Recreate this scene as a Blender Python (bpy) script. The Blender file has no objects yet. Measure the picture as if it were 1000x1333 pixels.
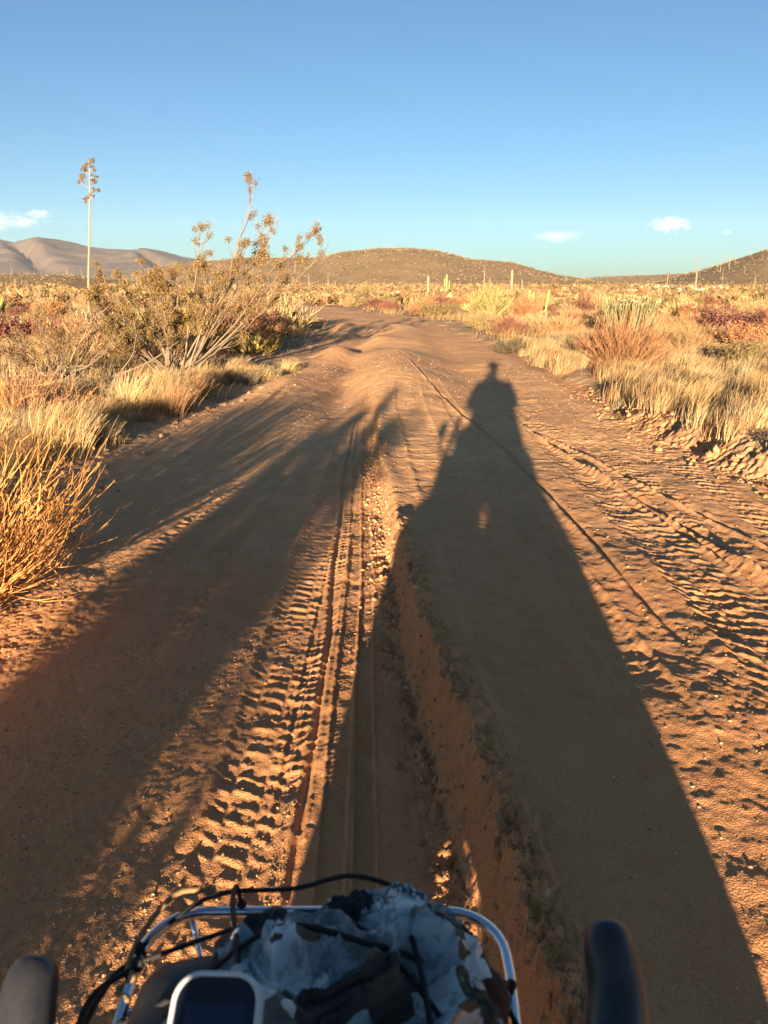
import bpy, bmesh, math, random
import numpy as np
from mathutils import Vector, Matrix
R_ = math.radians
random.seed(4); rng = np.random.default_rng(11)
sc = bpy.context.scene; COL = sc.collection

# ------------------------------------------------------------------ camera, sky, sun, exposure
cd = bpy.data.cameras.new('camera'); cam = bpy.data.objects.new('camera', cd); COL.objects.link(cam)
cd.sensor_fit = 'VERTICAL'; cd.sensor_height = 24.0; cd.lens = 24.0*1001/1333
cam.location = (0, 0, 1.5); cam.rotation_euler = (R_(90-16.5), 0, 0)
cd.clip_start = 0.02; cd.clip_end = 40000
cd.dof.use_dof = True; cd.dof.focus_distance = 5.0; cd.dof.aperture_fstop = 6.5
sc.camera = cam
SUN_EL, SUN_AZ = 6.5, 7.8            # shadows run this far right of straight ahead
sdir = Vector((-math.sin(R_(SUN_AZ))*math.cos(R_(SUN_EL)), -math.cos(R_(SUN_AZ))*math.cos(R_(SUN_EL)), math.sin(R_(SUN_EL))))
sl = bpy.data.lights.new('sun', 'SUN'); sl.energy = 5.0; sl.angle = R_(0.53); sl.color = (1.0, 0.79, 0.53)
so = bpy.data.objects.new('sun', sl); COL.objects.link(so)
so.rotation_euler = sdir.to_track_quat('Z', 'Y').to_euler()
w = bpy.data.worlds.new('World'); sc.world = w; w.use_nodes = True
wn = w.node_tree; bg = wn.nodes['Background']
sky = wn.nodes.new('ShaderNodeTexSky'); sky.sky_type = 'NISHITA'; sky.sun_disc = False
sky.sun_elevation = R_(SUN_EL); sky.sun_rotation = R_(180+SUN_AZ)
sky.air_density = 0.75; sky.dust_density = 0.6; sky.ozone_density = 3.0; sky.altitude = 300
hs = wn.nodes.new('ShaderNodeMix'); hs.data_type = 'RGBA'; hs.blend_type = 'MULTIPLY'; hs.inputs[0].default_value = 1
hs.inputs[7].default_value = (.55, .71, .69, 1)
wn.links.new(sky.outputs[0], hs.inputs[6]); wn.links.new(hs.outputs[2], bg.inputs[0])
bg.inputs[1].default_value = 0.05
sc.view_settings.view_transform = 'Standard'; sc.view_settings.look = 'None'
sc.view_settings.exposure = 2.42; sc.view_settings.gamma = 1.0
sc.cycles.use_denoising = True
sc.cycles.max_bounces = 6; sc.cycles.transparent_max_bounces = 8; sc.cycles.volume_bounces = 0

# ------------------------------------------------------------------ helpers
def hash2(ix, iy, seed):
    h = (ix.astype(np.int64)*374761393 + iy.astype(np.int64)*668265263 + seed*1274126177) & 0xffffffff
    h = ((h ^ (h >> 13))*1274126177) & 0xffffffff
    h = ((h ^ (h >> 16))*2246822519) & 0xffffffff
    return ((h ^ (h >> 15)) & 0xffffff).astype(np.float64)/float(0xffffff)
def vn(x, y, seed=0):
    ix = np.floor(x); iy = np.floor(y); fx = x-ix; fy = y-iy
    fx = fx*fx*(3-2*fx); fy = fy*fy*(3-2*fy)
    a = hash2(ix, iy, seed); b = hash2(ix+1, iy, seed); c = hash2(ix, iy+1, seed); d = hash2(ix+1, iy+1, seed)
    return (a*(1-fx)+b*fx)*(1-fy)+(c*(1-fx)+d*fx)*fy-0.5
def fbm(x, y, s, octs=4, seed=0, gain=0.5):
    r = 0; a = 1.0; f = 1.0/s
    for i in range(octs):
        r = r + a*vn(x*f+i*17.3, y*f-i*9.1, seed+i); a *= gain; f *= 2.03
    return r
def sm(a, b, v):
    t = np.clip((v-a)/(b-a), 0, 1); return t*t*(3-2*t)
def tab(y, pts):
    p = np.array(pts, float); return np.interp(y, p[:, 0], p[:, 1])

def make_mesh(name, V, F, tint=None, smooth=False):
    V = np.asarray(V, np.float32); F = np.asarray(F, np.int32)
    me = bpy.data.meshes.new(name); n = F.shape[1]
    me.vertices.add(len(V)); me.vertices.foreach_set('co', V.ravel())
    me.loops.add(F.size); me.loops.foreach_set('vertex_index', F.ravel())
    me.polygons.add(len(F)); me.polygons.foreach_set('loop_start', np.arange(0, F.size, n, dtype=np.int32))
    me.polygons.foreach_set('loop_total', np.full(len(F), n, np.int32))
    me.polygons.foreach_set('use_smooth', np.full(len(F), smooth, bool))
    me.update(calc_edges=True)
    if tint is not None:
        a = me.attributes.new('tint', 'FLOAT_COLOR', 'POINT')
        c = np.ones((len(V), 4), np.float32); c[:, :3] = tint
        a.data.foreach_set('color', c.ravel())
    return me
def link(name, me, mat=None, parent=None, loc=None):
    o = bpy.data.objects.new(name, me); COL.objects.link(o)
    if mat is not None: me.materials.append(mat)
    if parent is not None: o.parent = parent
    if loc is not None: o.location = loc
    return o
def tag(o, label, cat, group=None, kind=None):
    if label: o['label'] = label
    if cat: o['category'] = cat
    if group: o['group'] = group
    if kind: o['kind'] = kind
    return o
def empty(name, loc=(0, 0, 0)):
    o = bpy.data.objects.new(name, None); COL.objects.link(o); o.location = loc; o.empty_display_size = .1; return o
def copy_tree(o, parent=None):
    c = o.copy(); COL.objects.link(c); c.parent = parent
    for ch in list(o.children): copy_tree(ch, c)
    return c

def tubes(P, Rd, S=3, flat=False, caps=False):
    """P (N,K,3) polylines, Rd (N,K) radii -> quads"""
    P = np.asarray(P, float); Rd = np.asarray(Rd, float)
    N, K, _ = P.shape
    T = np.gradient(P, axis=1); T /= np.linalg.norm(T, axis=2, keepdims=True)+1e-9
    ref = rng.normal(size=(N, 1, 3)) if S <= 3 or flat else np.array([[[0.31, 0.17, 0.93]]])
    n1 = np.cross(T, ref); n1 /= np.linalg.norm(n1, axis=2, keepdims=True)+1e-9
    for k in range(1, K):            # transport the frame so nothing twists
        v = n1[:, k-1]-np.sum(n1[:, k-1]*T[:, k], axis=1, keepdims=True)*T[:, k]
        n1[:, k] = v/(np.linalg.norm(v, axis=1, keepdims=True)+1e-9)
    n2 = np.cross(T, n1)
    if flat:
        V = np.stack([P-n1*Rd[..., None], P+n1*Rd[..., None]], axis=2); S = 2
    else:
        a = np.arange(S)*2*np.pi/S
        V = P[:, :, None]+Rd[:, :, None, None]*(n1[:, :, None]*np.cos(a)[None, None, :, None]+n2[:, :, None]*np.sin(a)[None, None, :, None])
    V = V.reshape(-1, 3)
    n, k = np.meshgrid(np.arange(N), np.arange(K-1), indexing='ij')
    base = (n*K+k).ravel()*S
    fs = []
    for s in range(S if not flat else 1):
        s2 = (s+1) % S
        fs.append(np.stack([base+s, base+s2, base+S+s2, base+S+s], 1))
    F = np.concatenate(fs)
    if caps and S >= 4:
        ex = []
        for i in range(N):
            for kk in (0, K-1):
                b0 = (i*K+kk)*S; c = P[i, kk]; ci = len(V)+len(ex)
                ex.append(c)
                F = np.concatenate([F, np.array([[b0+j, b0+(j+1) % S, ci, ci] for j in range(S)])])
        V = np.concatenate([V, np.array(ex)])
    return V, F
def cat_(parts):
    Vs, Fs, o = [], [], 0
    for V, F in parts:
        Vs.append(V); Fs.append(F+o); o += len(V)
    return np.concatenate(Vs), np.concatenate(Fs)
def tri_fix(F):  # degenerate quads from caps -> fine as triangles
    return F
def spline(pts, n=24):
    p = np.array(pts, float); p = np.vstack([2*p[0]-p[1], p, 2*p[-1]-p[-2]])
    out = []; m = len(p)-3
    for i in range(m):
        for t in np.linspace(0, 1, max(2, n//m), endpoint=False):
            a, b, c, d = p[i:i+4]
            out.append(0.5*((2*b)+(-a+c)*t+(2*a-5*b+4*c-d)*t*t+(-a+3*b-3*c+d)*t**3))
    out.append(p[-2]); return np.array(out)
def bm_tube(bm, pts, r, S=10, closed=False):
    """bevelled round bar through pts into bm, with caps"""
    pts = np.array(pts, float); K = len(pts)
    rr = np.broadcast_to(np.array(r, float), (K,))
    if closed: T = np.roll(pts, -1, 0)-np.roll(pts, 1, 0)
    else: T = np.gradient(pts, axis=0)
    T /= np.linalg.norm(T, axis=1, keepdims=True)+1e-12
    ref = np.array([0, 0, 1.0]) if abs(T[0][2]) < .9 else np.array([1.0, 0, 0])
    n = np.cross(T[0], ref); n /= np.linalg.norm(n)
    rings = []
    for k in range(K):
        n = n-np.dot(n, T[k])*T[k]; n /= np.linalg.norm(n)+1e-12; b = np.cross(T[k], n)
        rings.append([bm.verts.new(pts[k]+rr[k]*(n*math.cos(2*math.pi*s/S)+b*math.sin(2*math.pi*s/S))) for s in range(S)])
    for k in range(K if closed else K-1):
        A, B = rings[k], rings[(k+1) % K]
        for s in range(S):
            bm.faces.new((A[s], A[(s+1) % S], B[(s+1) % S], B[s]))
    if not closed:
        bm.faces.new(rings[0][::-1]); bm.faces.new(rings[-1])
def bm_box(bm, c, s, bev=0.004, rot=None, seg=2):
    t = bmesh.new(); bmesh.ops.create_cube(t, size=1)
    for v in t.verts: v.co = Vector((v.co.x*s[0], v.co.y*s[1], v.co.z*s[2]))
    if bev: bmesh.ops.bevel(t, geom=list(t.edges), offset=bev, segments=seg, affect='EDGES', profile=.6)
    M = Matrix.Translation(c) @ (rot.to_4x4() if rot else Matrix.Identity(4))
    t.transform(M); me = bpy.data.meshes.new('tmp'); t.to_mesh(me); bm.from_mesh(me); bpy.data.meshes.remove(me); t.free()
def bm_obj(name, bm, mat, parent=None, smooth=True, sub=0):
    bmesh.ops.recalc_face_normals(bm, faces=bm.faces)
    me = bpy.data.meshes.new(name); bm.to_mesh(me); bm.free()
    for p in me.polygons: p.use_smooth = smooth
    o = link(name, me, mat, parent)
    if sub:
        m = o.modifiers.new('s', 'SUBSURF'); m.levels = sub; m.render_levels = sub
    return o

# ------------------------------------------------------------------ materials
def mat_new(name, rough=.9, spec=.3):
    m = bpy.data.materials.new(name); m.use_nodes = True
    n = m.node_tree; b = n.nodes['Principled BSDF']
    b.inputs['Roughness'].default_value = rough; b.inputs['Specular IOR Level'].default_value = spec
    return m, n, b
def N(n, t, **k):
    x = n.nodes.new(t)
    for a, v in k.items():
        if a.startswith('i_'): x.inputs[a[2:].replace('_', ' ')].default_value = v
        else: setattr(x, a, v)
    return x
def mixc(n, f, a, b, mode='MIX'):
    x = n.nodes.new('ShaderNodeMix'); x.data_type = 'RGBA'; x.blend_type = mode
    for i, v in ((0, f), (6, a), (7, b)):
        if hasattr(v, 'default_value') or hasattr(v, 'links'): n.links.new(v, x.inputs[i])
        elif isinstance(v, (int, float)): x.inputs[i].default_value = v
        else: x.inputs[i].default_value = (*v, 1)
    return x.outputs[2]
def mth(n, op, a, b=0.0, clamp=False):
    x = n.nodes.new('ShaderNodeMath'); x.operation = op; x.use_clamp = clamp
    for i, v in ((0, a), (1, b)):
        if hasattr(v, 'links'): n.links.new(v, x.inputs[i])
        else: x.inputs[i].default_value = v
    return x.outputs[0]
def ramp(n, f, lo, hi):
    x = n.nodes.new('ShaderNodeMapRange'); x.inputs[1].default_value = lo; x.inputs[2].default_value = hi
    n.links.new(f, x.inputs[0]); return x.outputs[0]
def noise(n, scale, detail=4, rough=.55, vec=None):
    x = n.nodes.new('ShaderNodeTexNoise'); x.inputs['Scale'].default_value = scale
    x.inputs['Detail'].default_value = detail; x.inputs['Roughness'].default_value = rough
    if vec is not None: n.links.new(vec, x.inputs['Vector'])
    return x.outputs['Fac']

def plain(name, col, rough=.5, metal=0.0, spec=.5, var=.0, vscale=40, bump=0.0):
    m, n, b = mat_new(name, rough, spec); b.inputs['Metallic'].default_value = metal
    tc = N(n, 'ShaderNodeTexCoord')
    f = noise(n, vscale, 4, .6, tc.outputs['Object'])
    c = mixc(n, ramp(n, f, .35, .65), [x*(1-var) for x in col], [min(1, x*(1+var)) for x in col])
    n.links.new(c, b.inputs['Base Color'])
    if bump:
        bp = N(n, 'ShaderNodeBump', i_Strength=bump, i_Distance=.002); n.links.new(f, bp.inputs['Height']); n.links.new(bp.outputs[0], b.inputs['Normal'])
    return m

def island_mat(name, use_obj=True, col=(.3, .2, .1), lo=.6, hi=1.35, rough=.85, transl=0.0, tint=False):
    m, n, b = mat_new(name, rough, .15)
    g = N(n, 'ShaderNodeNewGeometry')
    v = ramp(n, g.outputs['Random Per Island'], 0, 1)
    x = n.nodes.new('ShaderNodeMapRange'); x.inputs[3].default_value = lo; x.inputs[4].default_value = hi
    n.links.new(v, x.inputs[0])
    if tint:
        src = N(n, 'ShaderNodeAttribute', attribute_name='tint').outputs['Color']
    elif use_obj:
        src = N(n, 'ShaderNodeObjectInfo').outputs['Color']
    else:
        rgb = N(n, 'ShaderNodeRGB'); rgb.outputs[0].default_value = (*col, 1); src = rgb.outputs[0]
    vm = n.nodes.new('ShaderNodeVectorMath'); vm.operation = 'SCALE'
    n.links.new(src, vm.inputs[0]); n.links.new(x.outputs[0], vm.inputs['Scale'])
    n.links.new(vm.outputs[0], b.inputs['Base Color'])
    if transl:
        tr = N(n, 'ShaderNodeBsdfTranslucent'); n.links.new(vm.outputs[0], tr.inputs[0])
        ms = N(n, 'ShaderNodeMixShader'); ms.inputs[0].default_value = transl
        n.links.new(b.outputs[0], ms.inputs[1]); n.links.new(tr.outputs[0], ms.inputs[2])
        n.links.new(ms.outputs[0], n.nodes['Material Output'].inputs[0])
    return m
M_TWIG = island_mat('twig')
M_GRASS = island_mat('grass', tint=True, lo=.7, hi=1.25, transl=.25)
M_TINT = island_mat('scrub', tint=True, lo=.7, hi=1.3)
M_WOOD = island_mat('bush_wood', use_obj=False, col=(.155, .11, .075), lo=.5, hi=1.5)
M_LEAF = island_mat('creosote_leaf', use_obj=False, col=(.20, .125, .05), lo=.5, hi=1.4, transl=.15)
M_AGAVE = island_mat('agave', lo=.8, hi=1.2, rough=.6)
M_CACTUS = island_mat('cactus', lo=.9, hi=1.1, rough=.7)

def ground_material():
    m, n, b = mat_new('ground', .95, .12)
    at = N(n, 'ShaderNodeAttribute', attribute_name='tint'); sp = N(n, 'ShaderNodeSeparateColor'); n.links.new(at.outputs['Color'], sp.inputs[0])
    g = N(n, 'ShaderNodeNewGeometry'); P = g.outputs['Position']
    n1 = noise(n, .9, 5, .6, P); n2 = noise(n, 7, 5, .65, P); n3 = noise(n, 160, 3, .7, P); n4 = noise(n, .03, 5, .6, P)
    sand = mixc(n, ramp(n, n1, .35, .65), (.61, .33, .16), (.68, .395, .21))
    sand = mixc(n, ramp(n, n2, .4, .7), sand, (.55, .285, .135))
    sand = mixc(n, mth(n, 'MULTIPLY', sp.outputs[1], .9), sand, (.46, .19, .072))          # redder subsoil in ruts and cut banks, redder again toward the camera
    soil = mixc(n, ramp(n, n2, .35, .65), (.34, .22, .12), (.44, .31, .17))
    soil = mixc(n, ramp(n, n1, .4, .62), soil, (.30, .17, .10))
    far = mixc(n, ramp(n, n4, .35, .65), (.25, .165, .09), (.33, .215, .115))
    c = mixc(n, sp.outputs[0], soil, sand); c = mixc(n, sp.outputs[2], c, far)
    grit = ramp(n, n3, .3, .72)
    gm = n.nodes.new('ShaderNodeMapRange'); gm.inputs[3].default_value = .78; gm.inputs[4].default_value = 1.2; n.links.new(grit, gm.inputs[0])
    vm = n.nodes.new('ShaderNodeVectorMath'); vm.operation = 'SCALE'; n.links.new(c, vm.inputs[0]); n.links.new(gm.outputs[0], vm.inputs['Scale'])
    n.links.new(vm.outputs[0], b.inputs['Base Color'])
    vo = N(n, 'ShaderNodeTexVoronoi'); vo.inputs['Scale'].default_value = 210; n.links.new(P, vo.inputs['Vector'])
    hgt = mth(n, 'ADD', mth(n, 'MULTIPLY', n3, .6), mth(n, 'MULTIPLY', vo.outputs['Distance'], -.5))
    bp = N(n, 'ShaderNodeBump', i_Strength=.8, i_Distance=.005); n.links.new(hgt, bp.inputs['Height']); n.links.new(bp.outputs[0], b.inputs['Normal'])
    return m
M_GROUND = ground_material()

# ------------------------------------------------------------------ terrain
EL = [(-60, -2.9), (0, -2.6), (6, -2.6), (8, -2.5), (10.4, -2.1), (15, -1.5), (23, -1.6), (30, -2.2), (38, -3.8), (49, -7.4), (60, -12), (80, -22), (120, -44), (300, -120)]
ER = [(-60, 3.1), (5.6, 2.85), (8.6, 2.75), (16, 2.9), (21, 2.8), (27, 2.2), (36, 1.6), (42, .2), (49, -2.6), (60, -7), (80, -16), (120, -37), (300, -112)]
WALL = [(-3, .3), (1.2, .23), (1.65, .2), (2.15, .15), (2.96, .07), (4.22, .0), (6.66, -.1), (9.8, -.2), (14, -.2)]
F_, PIT = 1001.0, R_(16.5)
def prof(az, pts, D):
    """skyline heights at distance D from (pixel column, pixel row) sketch read off the photograph"""
    a = []; 
    for u, v in pts:
        el = PIT-math.atan((v-666.5)/F_); el = math.atan((666.5-v)/F_)-PIT
        a.append(((u-500)/F_/math.cos(PIT), D*math.tan(el)))
    a = np.array(a); return np.interp(az, a[:, 0], a[:, 1])
HILLS = [  # distance, near half depth, far half depth, skyline
 (420, 170, 200, [(-900, 362), (-300, 356), (0, 359), (60, 357), (120, 359), (200, 366), (260, 372), (300, 380)]),
 (820, 330, 300, [(150, 380), (210, 356), (260, 346), (330, 339), (385, 338), (425, 337), (450, 329), (490, 324), (530, 323), (565, 327), (600, 338), (630, 342), (655, 345), (680, 354), (710, 361), (745, 366), (790, 378)]),
 (600, 260, 300, [(800, 378), (850, 362), (885, 351), (920, 338), (950, 327), (985, 317), (1010, 308), (1100, 290), (1300, 280), (1800, 300), (2600, 340)]),
 (1700, 500, 500, [(650, 372), (700, 366), (760, 361), (800, 359), (850, 357), (900, 357), (980, 358), (1400, 355)]),
]
def hills(x, y):
    z = np.zeros_like(x)
    az = x/np.maximum(y, 30.0)
    for i, (D, wn_, wf, pts) in enumerate(HILLS):
        d = np.sqrt(y*y+.25*x*x) + 40*fbm(x, y, 200, 2, 70+i)
        t = np.where(y < D, (D-y)/wn_, (y-D)/wf)
        b = np.cos(np.clip(t, 0, 1)*np.pi/2)**1.5
        p = np.maximum(prof(az, pts, D)+1.5, 0)
        p = p*(1+.0*d)
        z = np.maximum(z, p*b)
    return np.where(y > 100, z, 0)
def H(x, y, detail=False):
    x = np.asarray(x, float); y = np.asarray(y, float)
    L = tab(y, EL)+.22*fbm(x*0, y, 1.3, 3, 5); Rr = tab(y, ER)+.30*fbm(x*0+3, y, .9, 3, 6)
    inroad = sm(-.25, .25, x-L)*sm(-.16, .16, Rr-x)
    z = hills(x, y)
    far = sm(30, 200, np.hypot(x, y))
    z = z + far*1.2*fbm(x, y, 70, 3, 31) + far*sm(200, 600, y)*3*fbm(x, y, 150, 4, 33)
    rough = .10*fbm(x, y, 2.6, 3, 11)+.25*fbm(x, y, 14, 2, 12)*sm(3, 12, np.hypot(x-.3, y))
    bankr = (.17*sm(-.12, .28, x-Rr)*(1-.6*sm(7, 11, y))+.025*np.clip(x-Rr, 0, 3))*(1-sm(14, 30, y))+.05*sm(0, .5, x-Rr)
    bankl = .05*sm(-.1, .6, L-x)+.025*np.clip(L-x, 0, 2)
    z = z+(1-inroad)*rough+bankr+bankl
    # road body: flattish with broad swells
    z = z+inroad*(.05*fbm(x, y, 1.7, 2, 14)+.05*sm(8, 18, y)*fbm(x, y, 4, 2, 19))
    # high crown right of the bicycle rut
    wx = tab(y, WALL)+.030*fbm(x*0, y, .9, 3, 8)+.010*fbm(x, y, .07, 3, 9)
    hw = tab(y, [(-20, .14), (0, .20), (2.2, .21), (4, .16), (7, .11), (10, .06), (15, .0)])*(1+.30*fbm(x*0, y, .7, 3, 91)*sm(1.5, 3, y)*np.exp(-(np.maximum(x-wx, 0)/.25)**2))
    ww = tab(y, [(0, .10), (3, .09), (7, .08), (12, .3)])*(1+.5*fbm(x*0, y, .3, 2, 93)*sm(1, 2, y))
    crown = hw*sm(0, 1, (x-wx)/ww)*(1-.5*sm(.8, 3.2, x))
    z = z+crown+.018*np.exp(-((x-wx-.10)/.06)**2)*(1-sm(8, 12, y))
    z = z+.24*np.exp(-((x-.25)/.62)**2)*sm(6.5, 13.5, y)*(1-sm(15.5, 19, y))+.13*np.exp(-((x-.75)/.7)**2)*sm(18, 21, y)*(1-sm(24, 32, y))-.07*np.exp(-((x-1.5)/.4)**2)*sm(8, 12, y)*(1-sm(20, 26, y))
    z = z-.05*np.exp(-((x-.02)/.13)**2)*(1-sm(9, 12, y))*0
    # churned mounds on the left of the road further on
    for mx, my, sx, sy, a in ((-.9, 17.5, .5, 1.3, .20), (-.2, 21, .55, 1.5, .17), (-1.2, 23, .5, 1.2, .20), (-.5, 13.6, .4, 1.2, .10), (.2, 26, .8, 1.8, .18), (-1.5, 12, .35, 1.2, .1), (-1.4, 27.5, .6, 1.5, .2)):
        z = z+a*np.exp(-((x-mx)/sx)**2-((y-my)/sy)**2)
    z = z-.15*np.exp(-((x+.62)/.30)**2)*sm(7, 12, y)*(1-sm(22, 27, y))
    # long lit dune left of the rut
    z = z-.045*np.exp(-((x+1.7)/.7)**2)*(1-sm(7, 11, y))*inroad
    if not detail: return z
    near = 1-sm(25, 60, np.abs(y))
    r = np.hypot(x, y)
    z = z+inroad*near*(.012*fbm(x, y, .32, 3, 21)+.0065*fbm(x, y, .07, 3, 22)+.0022*fbm(x, y, .016, 2, 25)*(1-sm(4, 8, y)))
    z = z+(1-inroad)*near*(.05*fbm(x, y, .5, 4, 23))
    # crumbling lip of the right bank
    lip = np.exp(-((x-Rr-.08)/.26)**2)*(1-sm(13, 20, y))
    bx, by = x+.12*fbm(x, y, .25, 2, 411), y+.12*fbm(x, y, .25, 2, 413); z = z+lip*(1-.6*sm(7, 10, y))*(.035*fbm(bx, by, .09, 4, 41, .65)+.03*fbm(x, y, .03, 3, 42, .6))
    lipl = np.exp(-((x-L+.05)/.3)**2)*(1-sm(13, 20, y)); z = z+lipl*.03*np.abs(fbm(x, y, .14, 3, 43))
    # eroded rut wall
    z = z+np.exp(-((x-wx-.06)/.09)**2)*(1-sm(3.2, 5.5, y))*(.060*fbm(x+.1*vn(x/.1, y/.1, 440), y*.8, .075, 6, 44, .72))
    # loose gravel apron at left front
    gv = sm(-.35, -.75, x)*(1-sm(3.2, 4.6, y))*inroad
    z = z+gv*(.007*fbm(x, y, .020, 2, 45)+.010*fbm(x, y, .2, 3, 46))
    gv2 = (sm(.9, 1.2, x)*(1-sm(2.3, 3.4, y))+.0)*inroad
    z = z+gv2*(.005*fbm(x, y, .025, 2, 47)+.008*fbm(x, y, .15, 3, 48))
    # tyre prints
    def lane(z, cx, hwid, pitch, slant, amp, y0, y1, seed, chev=False, sink=.010, wob=.35):
        c = tab(y, cx); t = (x-c)/hwid
        m = (np.abs(t) < 1.35) & (y > y0) & (y < y1)
        if not m.any(): return z
        xx, yy, tt = x[m], y[m], t[m]
        s = yy+wob*pitch*(fbm(xx, yy, pitch*3.5, 2, seed)*2.6+fbm(xx, yy, pitch*.9, 2, seed+5)*.9)+.03*fbm(xx*0, yy, .6, 2, seed+1)
        colm = np.floor((tt+1.4)/.93)
        ph = s/pitch+(np.abs(tt) if chev else tt*np.where(colm % 2 == 0, 1, .55))*slant+(0 if chev else colm*.41)
        fr = ph-np.floor(ph)
        bar = sm(.0, .08, fr)*(1-sm(.30, .44, fr))
        blk = 1.0
        if not chev: q_ = np.abs(((tt+1.4)/.93) % 1.0-.5); blk = 1-.85*sm(.38, .47, q_)
        win = 1-sm(.8, 1.2, np.abs(tt)+.25*fbm(xx, yy, pitch*1.5, 2, seed+2))
        fade = sm(y0, y0+.4, yy)*(1-sm(y1-1.2, y1, yy))*np.clip(.68+1.3*fbm(xx, yy, .45, 3, seed+3)+1.3*fbm(xx, yy, .05, 3, seed+6), .0, 1.3)
        h = amp*bar*blk*win*fade-sink*win*sm(y0, y0+.4, yy)*(1-sm(y1-1.2, y1, yy))+.5*sink*np.exp(-((np.abs(tt)-1.12)/.14)**2)
        z = z.copy(); z[m] += h
        return z
    z = lane(z, [(1, 1.42), (2.2, 1.45), (3.3, 1.56), (4.5, 1.62), (6, 1.66), (9, 1.7), (14, 1.9)], .21, .098, 1.4, .0068, 1.6, 11, 100, wob=.14)
    z = lane(z, [(1, 1.30), (3.3, 1.42), (6, 1.5), (9, 1.55)], .10, .07, .8, .006, 2.5, 10, 171, wob=.3)
    z = lane(z, [(1, 1.7), (3.3, 1.84), (6, 1.95), (9, 1.98)], .12, .10, .9, .006, 1.2, 8.5, 108, wob=.14)
    z = lane(z, [(1, 2.25), (4.2, 2.33), (6.4, 2.38), (8, 2.3), (12, 2.3)], .13, .11, 1.0, .0075, 2, 11, 115, wob=.14)
    z = lane(z, [(1, -.42), (1.65, -.42), (3, -.42), (4.5, -.42), (6, -.38), (8, -.34)], .105, .070, 1.0, .0054, .9, 8, 121, wob=.16)
    z = lane(z, [(1, -.28), (3, -.28), (6, -.25)], .05, .055, -.8, .006, 1.8, 6.5, 127)
    z = lane(z, [(1, -.13), (2.6, -.155), (3.85, -.16), (6.7, -.24), (12, -.3)], .035, .024, 1.1, .0042, .8, 9, 133, chev=True, wob=.2)
    z = lane(z, [(1, -.03), (2.6, -.075), (3.85, -.09), (6.7, -.17), (12, -.25)], .03, .022, -1.1, .0038, .8, 9, 139, chev=True, wob=.2)
    z = lane(z, [(2, -.98), (3.9, -.98), (5, -.95), (8, -.8)], .10, .085, .8, .008, 3.0, 7, 145, wob=.14)
    z = lane(z, [(2, -1.4), (3.9, -1.35), (5, -1.25), (8, -1.0)], .14, .09, 1.0, .010, 3.0, 6.5, 151)
    z = lane(z, [(1, .55), (5, .42), (9, .3), (16, .4)], .16, .10, .7, .004, 1.8, 11, 157)
    z = lane(z, [(1, .9), (5, .85), (9, .8), (14, .7)], .09, .07, -1.2, .0035, 2, 12, 163)
    def groove(z, cx, wd, dep, y0, y1, seed):
        c = tab(y, cx)+.02*fbm(x*0, y, .8, 2, seed); d = x-c
        m = (np.abs(d) < wd*5) & (y > y0) & (y < y1)
        z = z.copy(); dd = d[m]; e = sm(y0, y0+.5, y[m])*(1-sm(y1-.8, y1, y[m]))
        z[m] += e*(-dep*np.exp(-(dd/wd)**2)+.8*dep*np.exp(-((dd+2*wd)/(wd*1.1))**2)*(.5+1.2*np.clip(fbm(x[m], y[m], .3, 2, seed+1)+.3, 0, 1)))
        return z
    z = groove(z, [(4, 1.14), (5, 1.12), (6.6, 1.06), (9, .85), (12, .6), (15.4, .31), (18, .05)], .022, .022, 2.5, 19, 200)
    z = groove(z, [(3.4, 1.86), (7.4, 1.53), (9, 1.4)], .022, .038, 2.8, 8.2, 210)
    z = groove(z, [(3.2, 1.75), (5.9, 1.66)], .018, .026, 3, 6.2, 214)
    z = groove(z, [(2.8, 2.25), (7.5, 1.62)], .018, .030, 2.8, 7.6, 216)
    z = groove(z, [(6, 2.4), (9, 1.3)], .014, .014, 6, 9, 218)
    z = groove(z, [(1, -.23), (3, -.245), (6.6, -.33), (9, -.3)], .012, .012, 1, 9, 222)
    return z

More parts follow.
